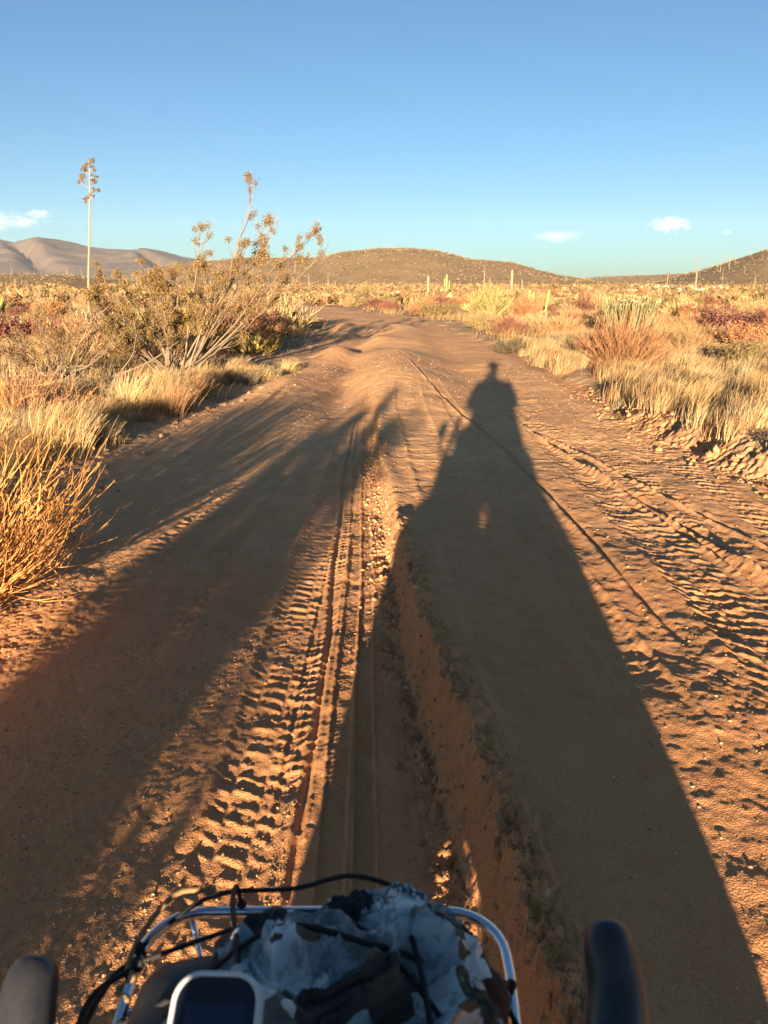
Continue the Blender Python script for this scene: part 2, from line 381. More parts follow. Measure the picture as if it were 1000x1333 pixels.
def build_ground():
    ys = [.7]
    while ys[-1] < 12: ys.append(ys[-1]+.0036+.0017*ys[-1])
    while ys[-1] < 60: ys.append(ys[-1]*1.0036)
    while ys[-1] < 8500: ys.append(ys[-1]*1.013)
    yb = [.7]; st = .02
    while yb[-1] > -80: st = min(st*1.09, 4); yb.append(yb[-1]-st)
    Y = np.array(yb[:0:-1]+ys)
    nc, no = 1040, 90
    core = np.linspace(-1, 1, nc)
    out = np.geomspace(.02, 1, no)
    ya = np.abs(Y)
    ch = 1.55+.54*ya; oh = 30+.9*ya
    X = np.concatenate([-(ch[:, None]+oh[:, None]*out[None, ::-1]), ch[:, None]*core[None], ch[:, None]+oh[:, None]*out[None]], 1)
    YY = np.repeat(Y[:, None], X.shape[1], 1)
    Z = H(X.ravel(), YY.ravel(), True)
    xf, yf = X.ravel(), YY.ravel()
    L = tab(yf, EL); Rr = tab(yf, ER)
    nz = .35*fbm(xf, yf, .5, 3, 51)
    road = sm(-.35, .25, xf-L+nz)*sm(-.3, .25, Rr-xf+nz)
    wx = tab(yf, WALL)
    sub = .22*np.exp(-((xf-wx-.04+.05*fbm(xf, yf, .15, 2, 53))/.12)**2)*(1-sm(6, 11, yf))
    sub = np.maximum(sub, .55*np.exp(-((xf-wx+.2)/.30)**2)*(1-sm(2, 5, yf)))
    sub = np.maximum(sub, .75*np.exp(-((xf-Rr-.02)/.18)**2)*(1-sm(14, 22, yf)))
    sub = np.maximum(sub, .80*(1-sm(1.0, 8.0, yf)))  # whole foreground redder, fading with distance
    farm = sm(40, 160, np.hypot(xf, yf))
    V = np.stack([xf, yf, Z], 1)
    nr, ncol = X.shape
    i, j = np.meshgrid(np.arange(nr-1), np.arange(ncol-1), indexing='ij'); a = (i*ncol+j).ravel()
    Fq = np.stack([a, a+1, a+ncol+1, a+ncol], 1)
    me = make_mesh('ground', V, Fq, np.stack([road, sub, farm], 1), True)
    o = link('ground', me, M_GROUND); o['kind'] = 'structure'; o['label'] = 'sandy two track dirt road with tyre prints through dry scrubland'
build_ground()

def build_mountains():
    D = 6200.0
    pts = [(-1500, 330), (-900, 300), (-500, 312), (-200, 300), (0, 308), (40, 310), (66, 315), (90, 312), (112, 311), (132, 315), (150, 321), (175, 324), (200, 325), (214, 322), (232, 326), (260, 334), (300, 342), (360, 349), (420, 356), (520, 366), (600, 372)]
    xs = np.linspace(-13000, 900, 520); ys = np.linspace(4600, 8200, 170)
    X, Y = np.meshgrid(xs, ys); x = X.ravel(); y = Y.ravel()
    p = np.maximum(prof(x/D, pts, D)+10, 0)
    wx = x+500*fbm(x, y, 1500, 3, 301); 
    t = np.where(y < D, (D-y)/1500, (y-D)/1900); b = np.cos(np.clip(t, 0, 1)*np.pi/2)**1.3
    rid = 1-2*np.abs(fbm(wx+.55*(y-D), y*.35, 520, 5, 305)); rid2 = 1-2*np.abs(fbm(wx-.4*y, y, 260, 4, 309))
    g = np.clip(t, 0, 1)*(1-np.clip(t, 0, 1))*4
    z = p*b*(1+.26*g*(rid-.75)+.12*g*(rid2-.7))-8
    # two deep ravines running down to the right
    for x0, x1 in ((-2830, -2050), (-1900, -1180), (-3900, -3300)):
        s = np.clip((D-60-y)/1150, 0, 1); c = x0+(x1-x0)*s
        z -= 75*np.exp(-((x-c)/(45+60*s))**2)*np.sin(np.pi*np.clip((D+50-y)/1300, 0, 1))
    i, j = np.meshgrid(np.arange(len(ys)-1), np.arange(len(xs)-1), indexing='ij'); a = (i*len(xs)+j).ravel()
    m, n, bs = mat_new('mountain', .95, .1); gg = N(n, 'ShaderNodeNewGeometry')
    f = noise(n, .004, 8, .65, gg.outputs['Position']); f2 = noise(n, .03, 4, .7, gg.outputs['Position'])
    c = mixc(n, ramp(n, f, .35, .65), (.082, .060, .050), (.112, .080, .066)); c = mixc(n, ramp(n, f2, .55, .7), c, (.075, .058, .048))
    n.links.new(c, bs.inputs['Base Color'])
    o = link('mountains', make_mesh('mountains', np.stack([x, y, z], 1), np.stack([a, a+1, a+len(xs)+1, a+len(xs)], 1), None, True), m)
    o['kind'] = 'structure'
build_mountains()

# ------------------------------------------------------------------ plant generators (meshes around the origin, z up)
def unit(v): return v/(np.linalg.norm(v, axis=-1, keepdims=True)+1e-9)
def grow(base, dirs, length, K, curve_up=0.0, jit=.05, lean=(0, 0, 0)):
    """polylines from base along dirs, bending upward by curve_up"""
    Nn = len(base); P = np.zeros((Nn, K, 3)); P[:, 0] = base; d = unit(dirs.copy()); st = (length/(K-1))[:, None]
    for k in range(1, K):
        d = unit(d+np.array([0, 0, 1.0])*curve_up+rng.normal(size=(Nn, 3))*jit+np.array(lean))
        P[:, k] = P[:, k-1]+d*st
    return P
def branch(P, cnt, t0, t1, spread, lfac, lens, K, up=.1, jit=.1, lean=(0, 0, 0)):
    Nn, K0, _ = P.shape
    idx = rng.integers(0, Nn, cnt); t = rng.uniform(t0, t1, cnt)*(K0-1); k = np.minimum(t.astype(int), K0-2); f = (t-k)[:, None]
    b = P[idx, k]*(1-f)+P[idx, k+1]*f; d = unit(P[idx, k+1]-P[idx, k])
    d = unit(d+rng.normal(size=(cnt, 3))*spread)
    ln = lens[idx]*lfac*rng.uniform(.5, 1.2, cnt)*(1.15-t/(K0-1)*.6)
    return grow(b, d, ln, K, up, jit, lean), ln, idx
def taper(Nn, K, r0, r1): return np.repeat(np.linspace(r0, r1, K)[None], Nn, 0)*rng.uniform(.7, 1.3, (Nn, 1))

def twig_shrub(n0=70, h=1.0, rad=.7, n1=300, n2=500, r=.006, up=.16, buds=0, arch=.0):
    a = rng.uniform(0, 2*np.pi, n0); s = np.sqrt(rng.uniform(0, 1, n0))
    base = np.stack([np.cos(a)*s*.14*rad, np.sin(a)*s*.14*rad, np.full(n0, -.06*h)], 1)
    el = 1.0-.80*s*rad/ max(rad, .4)
    d = np.stack([np.cos(a)*s*rad, np.sin(a)*s*rad, np.maximum(h*el, .15)], 1)
    ln = (h+.06)*rng.uniform(.65, 1.1, n0)*(1-.15*s)
    P0 = grow(base, d, ln, 6, up*.5, .06); parts = [tubes(P0, taper(n0, 6, r*1.3, r*.5))]
    P1, l1, _ = branch(P0, n1, .2, .95, .38, .5, ln, 5, up, .08); parts.append(tubes(P1, taper(n1, 5, r*.7, r*.32)))
    tips = P1[:, -1]
    if n2:
        P2, l2, _ = branch(P1, n2, .15, 1, .42, .5, l1, 4, up, .08); parts.append(tubes(P2, taper(n2, 4, r*.45, r*.22))); tips = np.concatenate([tips, P2[:, -1]])
    if buds:
        c = tips[rng.permutation(len(tips))[:buds]]; parts.append(octas(c, rng.uniform(.0035, .006, len(c))))
    return cat_(parts)
def octas(c, r):
    o = np.array([[1, 0, 0], [0, 1, 0], [-1, 0, 0], [0, -1, 0], [0, 0, 1.5], [0, 0, -1.5]])
    V = (c[:, None]+o[None]*np.asarray(r)[:, None, None]).reshape(-1, 3)
    f = np.array([[0, 1, 4, 4], [1, 2, 4, 4], [2, 3, 4, 4], [3, 0, 4, 4], [1, 0, 5, 5], [2, 1, 5, 5], [3, 2, 5, 5], [0, 3, 5, 5]])
    return V, (np.arange(len(c))[:, None, None]*6+f[None]).reshape(-1, 4)
def leaves(c, size, asp=.45):
    n_ = len(c); a = unit(rng.normal(size=(n_, 3))+np.array([0, 0, .4])); b = unit(np.cross(a, rng.normal(size=(n_, 3))))
    s = (size*rng.uniform(.6, 1.4, n_))[:, None]
    V = np.stack([c, c+a*s*.5+b*s*asp, c+a*s, c+a*s*.5-b*s*asp], 1).reshape(-1, 3)
    return V, (np.arange(n_)[:, None]*4+np.arange(4)[None])
def quads_to_mesh(name, VF, smooth=False, tint=None):
    V, Fq = VF
    bad = Fq[:, 2] == Fq[:, 3]
    if bad.any():                                   # split true triangles out so that no face is degenerate
        tr = Fq[bad][:, :3]; q = Fq[~bad]; q = np.concatenate([q[:, [0, 1, 2]], q[:, [0, 2, 3]]]) if len(q) else np.zeros((0, 3), int)
        Fq = np.concatenate([tr, q])
    return make_mesh(name, V, Fq, tint, smooth)
def agave(nl=34, r=.5, wd=.05, droop=.0, up=.7, thick=.012):
    """rosette of thick tapering leaves"""
    i = np.arange(nl); a = i*2.39996+rng.normal(size=nl)*.1; e = np.linspace(.15, 1.35, nl)*up+.1
    K = 6; t = np.linspace(0, 1, K)
    parts = []
    for q in range(nl):
        L = r*rng.uniform(.8, 1.1); dirh = np.array([math.cos(a[q]), math.sin(a[q])])
        el = e[q]+t*(.2-droop); rr = np.concatenate([[0], np.cumsum(np.cos(el[:-1])*L/(K-1))]); zz = np.concatenate([[0], np.cumsum(np.sin(el[:-1])*L/(K-1))])
        c = np.stack([dirh[0]*(rr+.03), dirh[1]*(rr+.03), zz+.02], 1)
        side = np.array([-dirh[1], dirh[0], 0]); nrm = np.array([-dirh[0]*math.sin(e[q]), -dirh[1]*math.sin(e[q]), math.cos(e[q])])
        wv = wd*np.array([.7, 1.0, .95, .75, .42, .04]); tk = thick*np.array([1.4, 1.2, 1, .8, .5, .1])
        V = np.stack([c-side*wv[:, None]*.5+nrm*tk[:, None]*.6, c-nrm*tk[:, None]*.5, c+side*wv[:, None]*.5+nrm*tk[:, None]*.6, c+nrm*tk[:, None]*.1], 1).reshape(-1, 3)
        f = []
        for k in range(K-1):
            for s in range(4): f.append([k*4+s, k*4+(s+1) % 4, k*4+4+(s+1) % 4, k*4+4+s])
        f.append([20, 21, 22, 23]); parts.append((V, np.array(f)))
    return cat_(parts)
def cactus(h=3.0, r=.14, ribs=10, arms=(), K=14):
    def col(pts, r):
        S = ribs*2; p = spline(pts, K); n_ = len(p); T = unit(np.gradient(p, axis=0)); V = []
        for k in range(n_):
            t = k/(n_-1); rk = r*(.82+.18*math.sin(min(1, t*1.6)*math.pi*.5))*(math.sqrt(max(0, 1-((t-.93)/.07)**2)) if t > .93 else 1)+.002
            a1 = unit(np.cross(T[k], [0, 1, .01])); a2 = np.cross(T[k], a1)
            for s in range(S):
                an = 2*math.pi*s/S; q = rk*(1.0 if s % 2 == 0 else .80); V.append(p[k]+a1*q*math.cos(an)+a2*q*math.sin(an))
        Fq = [[k*S+s, k*S+(s+1) % S, (k+1)*S+(s+1) % S, (k+1)*S+s] for k in range(n_-1) for s in range(S)]
        return np.array(V), np.array(Fq)
    parts = [col([(0, 0, -.1), (.02, 0, h*.5), (0, .01, h)], r)]
    for az, z0, out, z1 in arms:
        c, s = math.cos(az), math.sin(az)
        parts.append(col([(c*r*.5, s*r*.5, z0), (c*out*.8, s*out*.8, z0+.08), (c*out, s*out, z0+.35), (c*out, s*out, z1)], r*.72))
    return cat_(parts)
def cirio(h=6.0, r=.18):
    """tall thin tapering boojum with short bristling twigs"""
    P = np.zeros((1, 12, 3)); P[0, :, 2] = np.linspace(-.1, h, 12); P[0, :, 0] = .04*h*np.sin(np.linspace(0, 3, 12))*rng.uniform(-1, 1)
    R0 = (r*np.linspace(1, .18, 12)**1.0)[None]
    parts = [tubes(P, R0, 8)]
    n_ = 90; t = rng.uniform(.1, 1, n_); b = np.stack([np.interp(t*h, P[0, :, 2], P[0, :, 0]), np.zeros(n_), t*h], 1)
    d = rng.normal(size=(n_, 3)); d[:, 2] = .3
    Pt = grow(b, d, rng.uniform(.25, .5, n_)*(h/6)*.8, 3, 0, .05); parts.append(tubes(Pt, taper(n_, 3, .02, .008)))
    return cat_(parts)

def gz(x, y): return float(H(np.array([x]), np.array([y]))[0])
def put(o, x, y, s=1.0, rz=None, dz=0.0, col=None):
    o.location = (x, y, gz(x, y)+dz); o.rotation_euler = (0, 0, random.uniform(0, 6.28) if rz is None else rz)
    o.scale = (s, s, s) if not isinstance(s, tuple) else s
    if col: o.color = (*col, 1)
    return o

# ------------------------------------------------------------------ hero plants
# 1 orange twiggy bush at the left edge, close by
o = link('twig_bush', quads_to_mesh('twig_bush', twig_shrub(340, .85, .66, 1800, 2600, .0033, .13, 1500)), M_TWIG)
put(o, -2.27, 3.35, 1.26, 0, 0, (.46, .215, .07)); tag(o, 'orange brown twiggy bush with round bud tips, nearest plant at the left edge', 'bush')
# bushes outside the frame to the left rear, whose shadows fall over the left half of the road
for k, (x, y, s, sz) in enumerate([(-1.42, -1.3, .85, .60), (-4.7, -3.0, 1.2, 1.3), (-1.95, -2.8, .5, .85)]):
    o = link('roadside_bush', quads_to_mesh('roadside_bush', twig_shrub(200, .95, .62, 1300, 1500, .0055, .13)), M_TWIG)
    put(o, x, y, (s, s, sz), None, 0, (.26, .16, .07)); tag(o, 'dense brown roadside bush behind and left of the rider', 'bush', 'bushes behind the rider')

# 2 creosotes
def creosote(x, y, targets, nleaf, name, label, wood_col=None, ns=22, s=1.0):
    root = empty(name, (x, y, gz(x, y))); tag(root, label, 'bush')
    tg = np.array(targets, float); n0 = len(tg)
    base = np.stack([rng.normal(size=n0)*.12, rng.normal(size=n0)*.12, np.full(n0, -.05)], 1)
    t = np.linspace(0, 1, 9)[None, :, None]
    mid = base*.45+tg*.55; mid[:, 2] = tg[:, 2]*.38+rng.normal(size=n0)*.05; mid += rng.normal(size=(n0, 3))*.06
    P0 = (1-t)**2*base[:, None]+2*t*(1-t)*mid[:, None]+t*t*tg[:, None]
    P0[:, 1:] += rng.normal(size=(n0, 8, 3))*.022
    ln = np.linalg.norm(tg-base, axis=1)
    parts = [tubes(P0, taper(n0, 9, .019*s, .005*s), 5)]
    P1, l1, _ = branch(P0, n0*12, .38, 1.0, .38, .26, ln, 6, .12, .12); parts.append(tubes(P1, taper(len(P1), 6, .0065*s, .003*s)))
    P2, l2, _ = branch(P1, n0*34, .2, 1.0, .5, .48, l1, 4, .12, .12); parts.append(tubes(P2, taper(len(P2), 4, .0032*s, .0016*s)))
    link('branches', quads_to_mesh('branches', cat_(parts)), M_WOOD, root)
    # leaves sit in tufts along the outer twigs
    i = rng.integers(0, len(P2), nleaf); tt = rng.uniform(.35, 1, nleaf)*3; k = np.minimum(tt.astype(int), 2); f = (tt-k)[:, None]
    keep = rng.uniform(size=len(P2)) < .50
    c = P2[i, k]*(1-f)+P2[i, k+1]*f+rng.normal(size=(nleaf, 3))*.028; c = c[keep[i]]
    link('leaves', quads_to_mesh('leaves', leaves(c, .020*s)), M_LEAF, root)
    return root
tg = [(1.45, -.1, 2.85), (1.8, .1, 2.45), (2.2, 0, 2.15), (2.4, .2, 1.85), (1.9, -.3, 1.9), (1.6, .2, 2.2), (1.3, -.3, 2.05), (.55, .1, 2.35), (.9, -.2, 1.85), (1.1, .3, 2.0), (.1, .3, 1.8), (-.2, -.2, 1.78), (-.45, .2, 1.7),
      (-.75, -.1, 1.55), (-1.2, .2, 1.6), (-1.3, 0, 1.25), (-1.0, -.5, 1.0), (.3, -.6, 1.4), (.8, .6, 1.5), (-.4, .7, 1.4), (1.6, .1, 1.35), (1.85, -.1, 1.4), (1.2, .5, 1.2), (-.7, -.6, 1.3), (.05, -.7, 1.5), (-.2, .5, 1.6), (-1.5, .5, .9), (.6, .2, 1.65)]
rg2 = np.random.default_rng(3)
tg += [(a, b*.8, .85+c*.8) for a, b, c in zip(rg2.uniform(-1.4, .6, 9), rg2.uniform(-.9, .9, 9), rg2.uniform(0, 1, 9))]
creosote(-3.55, 13.2, tg, 130000, 'creosote_bush', 'large open creosote bush leaning right with bare pale stems, tallest bush beside the road', s=1.0)
creosote(-5.0, 11.9, [(x*.6, y*.7, z*.50) for x, y, z in tg[6:30]], 16000, 'creosote_bush', 'lower yellow brown bush between the flower stalk and the large leaning bush', s=.8)
rg3 = np.random.default_rng(8)
creosote(-2.15, -4.8, [(a*.75, b, c) for a, b, c in zip(rg3.uniform(-.7, .9, 26), rg3.uniform(-.6, .6, 26), rg3.uniform(1.2, 1.9, 26))], 110000, 'creosote_bush', 'tall open based bush behind and left of the rider', s=1.0)
# fallen grey branch
bm = bmesh.new(); bm_tube(bm, spline([(0, 0, .06), (.5, .1, .22), (1.0, .05, .42), (1.4, .2, .7)], 14), np.linspace(.03, .008, 13), 7)
bm_tube(bm, spline([(.5, .1, .22), (.7, .2, .5), (.8, .15, .8)], 10), np.linspace(.014, .004, 11), 6)
o = bm_obj('dead_branch', bm, M_WOOD); o.location = (-4.4, 11.3, gz(-4.4, 11.3)-.03); tag(o, 'dead grey branch propped at the foot of the large leaning bush', 'branch')

# 3 agave with tall flower stalk
ax, ay = -8.45, 22.6
root = empty('agave_plant', (ax, ay, gz(ax, ay))); tag(root, 'withered agave with a tall bare flower stalk, standing against the mountains', 'agave')
r1 = link('rosette', quads_to_mesh('rosette', agave(46, .62, .07, .1, .95)), M_AGAVE, root); r1.color = (.30, .24, .17, 1)
r1.scale = (1.1, 1.1, 1.3)
p = spline([(0, 0, 0), (.12, 0, 1.4), (.30, 0, 2.8), (.46, 0, 4.2), (.48, 0, 4.62)], 24)
st = link('flower_stalk', quads_to_mesh('stalk', tubes(p[None], np.linspace(.036, .012, len(p))[None], 8)), M_TWIG, root); st.color = (.25, .185, .125, 1)
parts = []; cl = []
for z, a, l in ((4.35, 3.0, .3), (4.45, .3, .25), (4.6, .1, .34), (4.75, 2.9, .38), (4.85, .4, .34), (4.95, 3.3, .36), (5.05, 0, .36), (5.15, 2.7, .26), (5.25, .6, .26), (5.35, 3.2, .22), (5.45, .2, .16)):
    z = z*.85; b0 = np.array([.46-.12*(4.4-z), 0, z-.1]); l = l*.62*random.uniform(.6, 1.25); e = b0+np.array([math.cos(a)*l*.9, math.sin(a)*l*.5+random.uniform(-.1, .1), l*random.uniform(.15, .8)])
    q = spline([b0, (b0+e)/2-np.array([0, 0, .03]), e], 8); parts.append(tubes(q[None], np.linspace(.014, .007, len(q))[None], 5))
    cl.append(e); cl.append(b0+(e-b0)*.6+np.array([random.uniform(-.05, .05), 0, .05])); cl.append(e+np.array([random.uniform(-.07, .07), random.uniform(-.05, .05), random.uniform(-.08, .04)]))
hr = np.random.default_rng(5); hm = [quads_to_mesh('seed_head', octas(hr.normal(size=(26, 3))*[.035, .03, .025], hr.uniform(.016, .028, 26))) for _ in range(3)]
for m_ in hm: m_.materials.append(M_TWIG)
for e in cl:
    q = link('seed_head', random.choice(hm), None, root); q.location = e; q.scale = (random.uniform(.35, 1.0), random.uniform(.4, 1.0), random.uniform(.4, 1.2)); q.color = (.13, .095, .07, 1); q.rotation_euler = (0, 0, random.uniform(0, 6))
sh = link('flower_branches', quads_to_mesh('flower_branches', cat_(parts)), M_TWIG, root); sh.color = (.20, .15, .11, 1)

# 4 living agaves
AG = [link('agave_plant', quads_to_mesh('agave', agave(n_, .55, .085, .0, u, .02)), M_AGAVE) for n_, u in ((38, .95), (30, 1.0))]
ag_specs = [(-10.3, 22.2, .95, (.28, .32, .12), 'pale green agave clump at the left edge, larger of the pair before the flower stalk', 0),
            (-9.6, 22.6, .8, (.34, .34, .14), 'pale green agave clump between the larger agave and the flower stalk', 1),
            (-9.15, 23.6, .7, (.24, .26, .13), 'small grey green agave just left of the flower stalk', 0),
            (-19.8, 41, 1.6, (.30, .30, .10), 'yellow green agave far out in the scrub at the left edge', 1),
            (-17.4, 41, 1.1, (.12, .15, .06), 'dark low agave far out left of the flower stalk', 0),
            (-15.6, 46, 1.1, (.12, .14, .06), 'dark round agave far out beside the foot of the flower stalk', 1)]
used = [0, 0]
for x, y, s, c, lab, k in ag_specs:
    o = AG[k] if not used[k] else copy_tree(AG[k]); used[k] = 1
    put(o, x, y, s, None, .02, c); tag(o, lab, 'agave', 'agaves in the scrubland')
# yellow-green cluster right of the creosote: many small rosettes
root = empty('agave_cluster', (-2.9, 17.4, gz(-2.9, 17.4))); tag(root, 'yellow green cluster of stiff spiky rosettes between the leaning bush and the road', 'agave')
me = quads_to_mesh('rosette', agave(30, .34, .05, -.2, 1.1, .014))
for k in range(15):
    q = bpy.data.objects.new('rosette', me); COL.objects.link(q); q.parent = root; q.color = (.36, .26, .085, 1)
    q.location = (random.uniform(-.62, .68), random.uniform(-.35, .4), random.uniform(-.02, .16)); q.rotation_euler = (random.uniform(-.3, .3), random.uniform(-.3, .3), random.uniform(0, 6)); s = random.uniform(.75, 1.15); q.scale = (s,)*3
me.materials.append(M_AGAVE)

# 5 right: reddish dry shrub, tall green stemmed plant behind it
o = link('dry_bush', quads_to_mesh('dry_bush', twig_shrub(240, .92, .62, 1300, 900, .0050, .17)), M_TWIG)
put(o, 4.0, 13.2, (1.2, 1.0, .95), None, 0, (.25, .125, .06)); tag(o, 'large rust brown dry bush on the right verge behind the blond grass', 'bush')
n0 = 150; a = rng.uniform(0, 6.28, n0); s = np.sqrt(rng.uniform(0, 1, n0))
base = np.stack([np.cos(a)*s*.45, np.sin(a)*s*.4, np.full(n0, -.05)], 1); d = np.stack([np.cos(a)*s*.35+.06, np.sin(a)*s*.3, np.ones(n0)], 1)+rng.normal(size=(n0, 3))*.13
ln = .98*rng.uniform(.7, 1.1, n0); P0 = grow(base, d, ln, 6, .05, .03); P1, l1, _ = branch(P0, 260, .3, .9, .18, .5, ln, 4, .2, .04)
root = empty('stemmed_plant', (5.75, 18.6, gz(5.75, 18.6))); tag(root, 'upright grey green many stemmed plant with cream tips behind the rust brown bush', 'plant')
q = link('stems', quads_to_mesh('stems', cat_([tubes(P0, taper(n0, 6, .013, .008), 4), tubes(P1, taper(260, 4, .008, .005))])), M_TWIG, root); q.color = (.17, .15, .075, 1)
tp = np.concatenate([P0[:, -1][::2], P1[:, -1][::6]]); tp = tp[tp[:, 2] > .68]
hm = [quads_to_mesh('flower_head', octas(rng.normal(size=(8, 3))*.014, rng.uniform(.010, .020, 8))) for _ in range(3)]
for m_ in hm: m_.materials.append(M_TWIG)
for e in tp[rng.permutation(len(tp))[:70]]:
    q = link('flower_head', random.choice(hm), None, root); q.location = e; q.scale = (random.uniform(.6, 1.3),)*3; q.color = (.30, .26, .14, 1)

# dry bush just beyond the creosote, maroon ones
GEN = [quads_to_mesh('shrub', twig_shrub(int(n0*1.5), h, rd, int(n1*1.7), int(n2*1.7), r*1.25, up)) for n0, h, rd, n1, n2, r, up in
       ((90, .8, .75, 520, 700, .0075, .14), (110, .65, .85, 600, 600, .0070, .10), (80, 1.0, .55, 500, 700, .0080, .18), (100, .7, .65, 700, 900, .0060, .16), (60, .9, .7, 340, 800, .0085, .12))]
for me in GEN: me.materials.append(M_TWIG)
NEAR = [quads_to_mesh('shrub', twig_shrub(n0, h, rd, n1, n2, r, up)) for n0, h, rd, n1, n2, r, up in
        ((150, .8, .75, 1000, 1500, .0048, .14), (170, .65, .85, 1100, 1500, .0044, .10), (130, 1.0, .55, 1000, 1400, .0050, .18))]
for me in NEAR: me.materials.append(M_TWIG)
# leafy low shrub variants: twigs with small leaf cards
def leafy(n0, h, rd, nl, ls):
    a = rng.uniform(0, 6.28, n0); s = np.sqrt(rng.uniform(0, 1, n0))
    base = np.stack([np.cos(a)*s*.1, np.sin(a)*s*.1, np.full(n0, -.05)], 1); d = np.stack([np.cos(a)*s*rd, np.sin(a)*s*rd, 1.05-.7*s], 1)
    ln = h*rng.uniform(.7, 1.1, n0); P0 = grow(base, d, ln, 6, .07, .08); P1, l1, _ = branch(P0, n0*6, .25, 1, .5, .5, ln, 4, .08, .1)
    c = P1[rng.integers(0, len(P1), nl), rng.integers(1, 4, nl)]+rng.normal(size=(nl, 3))*.035
    return cat_([tubes(P0, taper(n0, 6, .009, .004)), tubes(P1, taper(len(P1), 4, .005, .0025)), leaves(c, ls)])
LEAFY = [quads_to_mesh('leafy_shrub', leafy(48, .8, .8, 5200, .038)), quads_to_mesh('leafy_shrub', leafy(60, .65, 1.0, 5600, .034)), quads_to_mesh('leafy_shrub', leafy(44, 1.0, .7, 5200, .042))]
for me in LEAFY: me.materials.append(M_TWIG)
def shrub(me, name, x, y, s, col, label, group=None, rz=None):
    o = bpy.data.objects.new(name, me); COL.objects.link(o); put(o, x, y, s, rz, -.02, col); tag(o, label, 'shrub', group); return o
shrub(NEAR[0], 'shrub', -4.15, 8.6, (1.25, 1.2, .72), (.36, .185, .09), 'dry pinkish brown shrub above the nearest orange bush at the left edge')
shrub(NEAR[1], 'shrub', -3.3, 9.9, (.75, .75, .6), (.30, .19, .10), 'small thin brown shrub between the pinkish shrub and the blond grass')
shrub(GEN[0], 'shrub', -3.3, 25.4, (1.7, 1.6, 1.45), (.33, .24, .12), 'olive brown shrub at the left road edge beyond the spiky cluster')
shrub(GEN[1], 'shrub', -4.1, 20.6, (1.2, 1.2, 1.3), (.19, .075, .055), 'dark maroon shrub behind the foot of the leaning bush')
shrub(GEN[3], 'shrub', -4.3, 18.2, (1.2, 1.2, 1.3), (.26, .17, .05), 'yellowish low shrub left of the spiky cluster')
shrub(LEAFY[1], 'shrub', -9.3, 19.6, (1.9, 1.5, 1.0), (.20, .075, .06), 'dark red low shrub in front of the pale agave clumps')
shrub(LEAFY[1], 'shrub', -7.6, 19.9, (1.2, 1.2, 1.0), (.22, .085, .06), 'dark red low shrub at the foot of the flower stalk')
shrub(NEAR[1], 'shrub', -6.2, 16.0, (1.5, 1.5, 1.2), (.34, .20, .10), 'tangled tan shrub right of the flower stalk foot')
shrub(GEN[1], 'shrub', 2.95, 18.0, (.8, .7, .6), (.10, .075, .045), 'small dark grey tuft on the right verge left of the rust brown bush')
shrub(LEAFY[0], 'shrub', 9.7, 21.5, (1.7, 1.5, .9), (.17, .07, .055), 'dark maroon shrub in the field right of the stemmed plant')
shrub(NEAR[2], 'shrub', 9.3, 17.5, (1.2, 1.2, 1.0), (.27, .12, .07), 'reddish shrub near the right edge behind the shadowed grass')
shrub(GEN[2], 'shrub', 4.6, 35.0, (1.6, 1.5, 1.35), (.25, .20, .075), 'rounded yellow green shrub below the trio of columnar cacti')
shrub(NEAR[0], 'shrub', 6.7, 12.0, (.75, .75, .65), (.28, .13, .07), 'low reddish tuft among the blond grass of the right bank')

# 6 columnar cacti
CT = [quads_to_mesh('columnar_cactus', cactus(3.0, .16), True), quads_to_mesh('columnar_cactus', cactus(3.2, .2, 10, ((.2, .9, .5, 2.3), (3.0, 1.2, .45, 2.6))), True), quads_to_mesh('columnar_cactus', cactus(4, .17, 8), True)]
for me in CT: me.materials.append(M_CACTUS)
CI = [quads_to_mesh('boojum', cirio(6, .2)), quads_to_mesh('boojum', cirio(7, .16))]
for me in CI: me.materials.append(M_CACTUS)
def cac(me, name, x, y, s, col, label, group=None, tilt=0.0):
    o = bpy.data.objects.new(name, me); COL.objects.link(o); put(o, x, y, s, None, 0, col); o.rotation_euler = (0, tilt, 0 if tilt else random.uniform(0, 6)); tag(o, label, 'cactus', group)
D = 44.0
for px, dy_, s, lab, tl in ((683, 0, .70, 'leftmost of the trio of yellow columnar cacti right of the road', 0), (690, .6, .62, 'middle and shortest of the trio of yellow columnar cacti right of the road', 0), (701, -.4, .70, 'rightmost of the trio of yellow columnar cacti, leaning right', .13)):
    cac(CT[0], 'columnar_cactus', (px-508)/960*D, D+dy_, s*.6, (.33, .29, .09), lab, 'trio of yellow columnar cacti', tl)
cac(CT[0], 'columnar_cactus', 2.6*1.9, 47*1.9, .85, (.30, .22, .12), 'short pale cactus post at the end of the road, centre of the view')
cac(CT[0], 'columnar_cactus', 22.3, 140, 1.35, (.30, .22, .13), 'lone pale cactus post above the trio of columnar cacti')
cac(CT[1], 'columnar_cactus', 9.2, 118, .95, (.20, .20, .08), 'green branching cactus in front of the central hill')
cac(CI[0], 'boojum_tree', 68, 175, 1.15, (.22, .16, .12), 'tall thin boojum on the skyline where the right hill begins')
cac(CT[2], 'columnar_cactus', 67, 190, 1.0, (.16, .12, .09), 'dark cactus post just right of the tall skyline boojum')

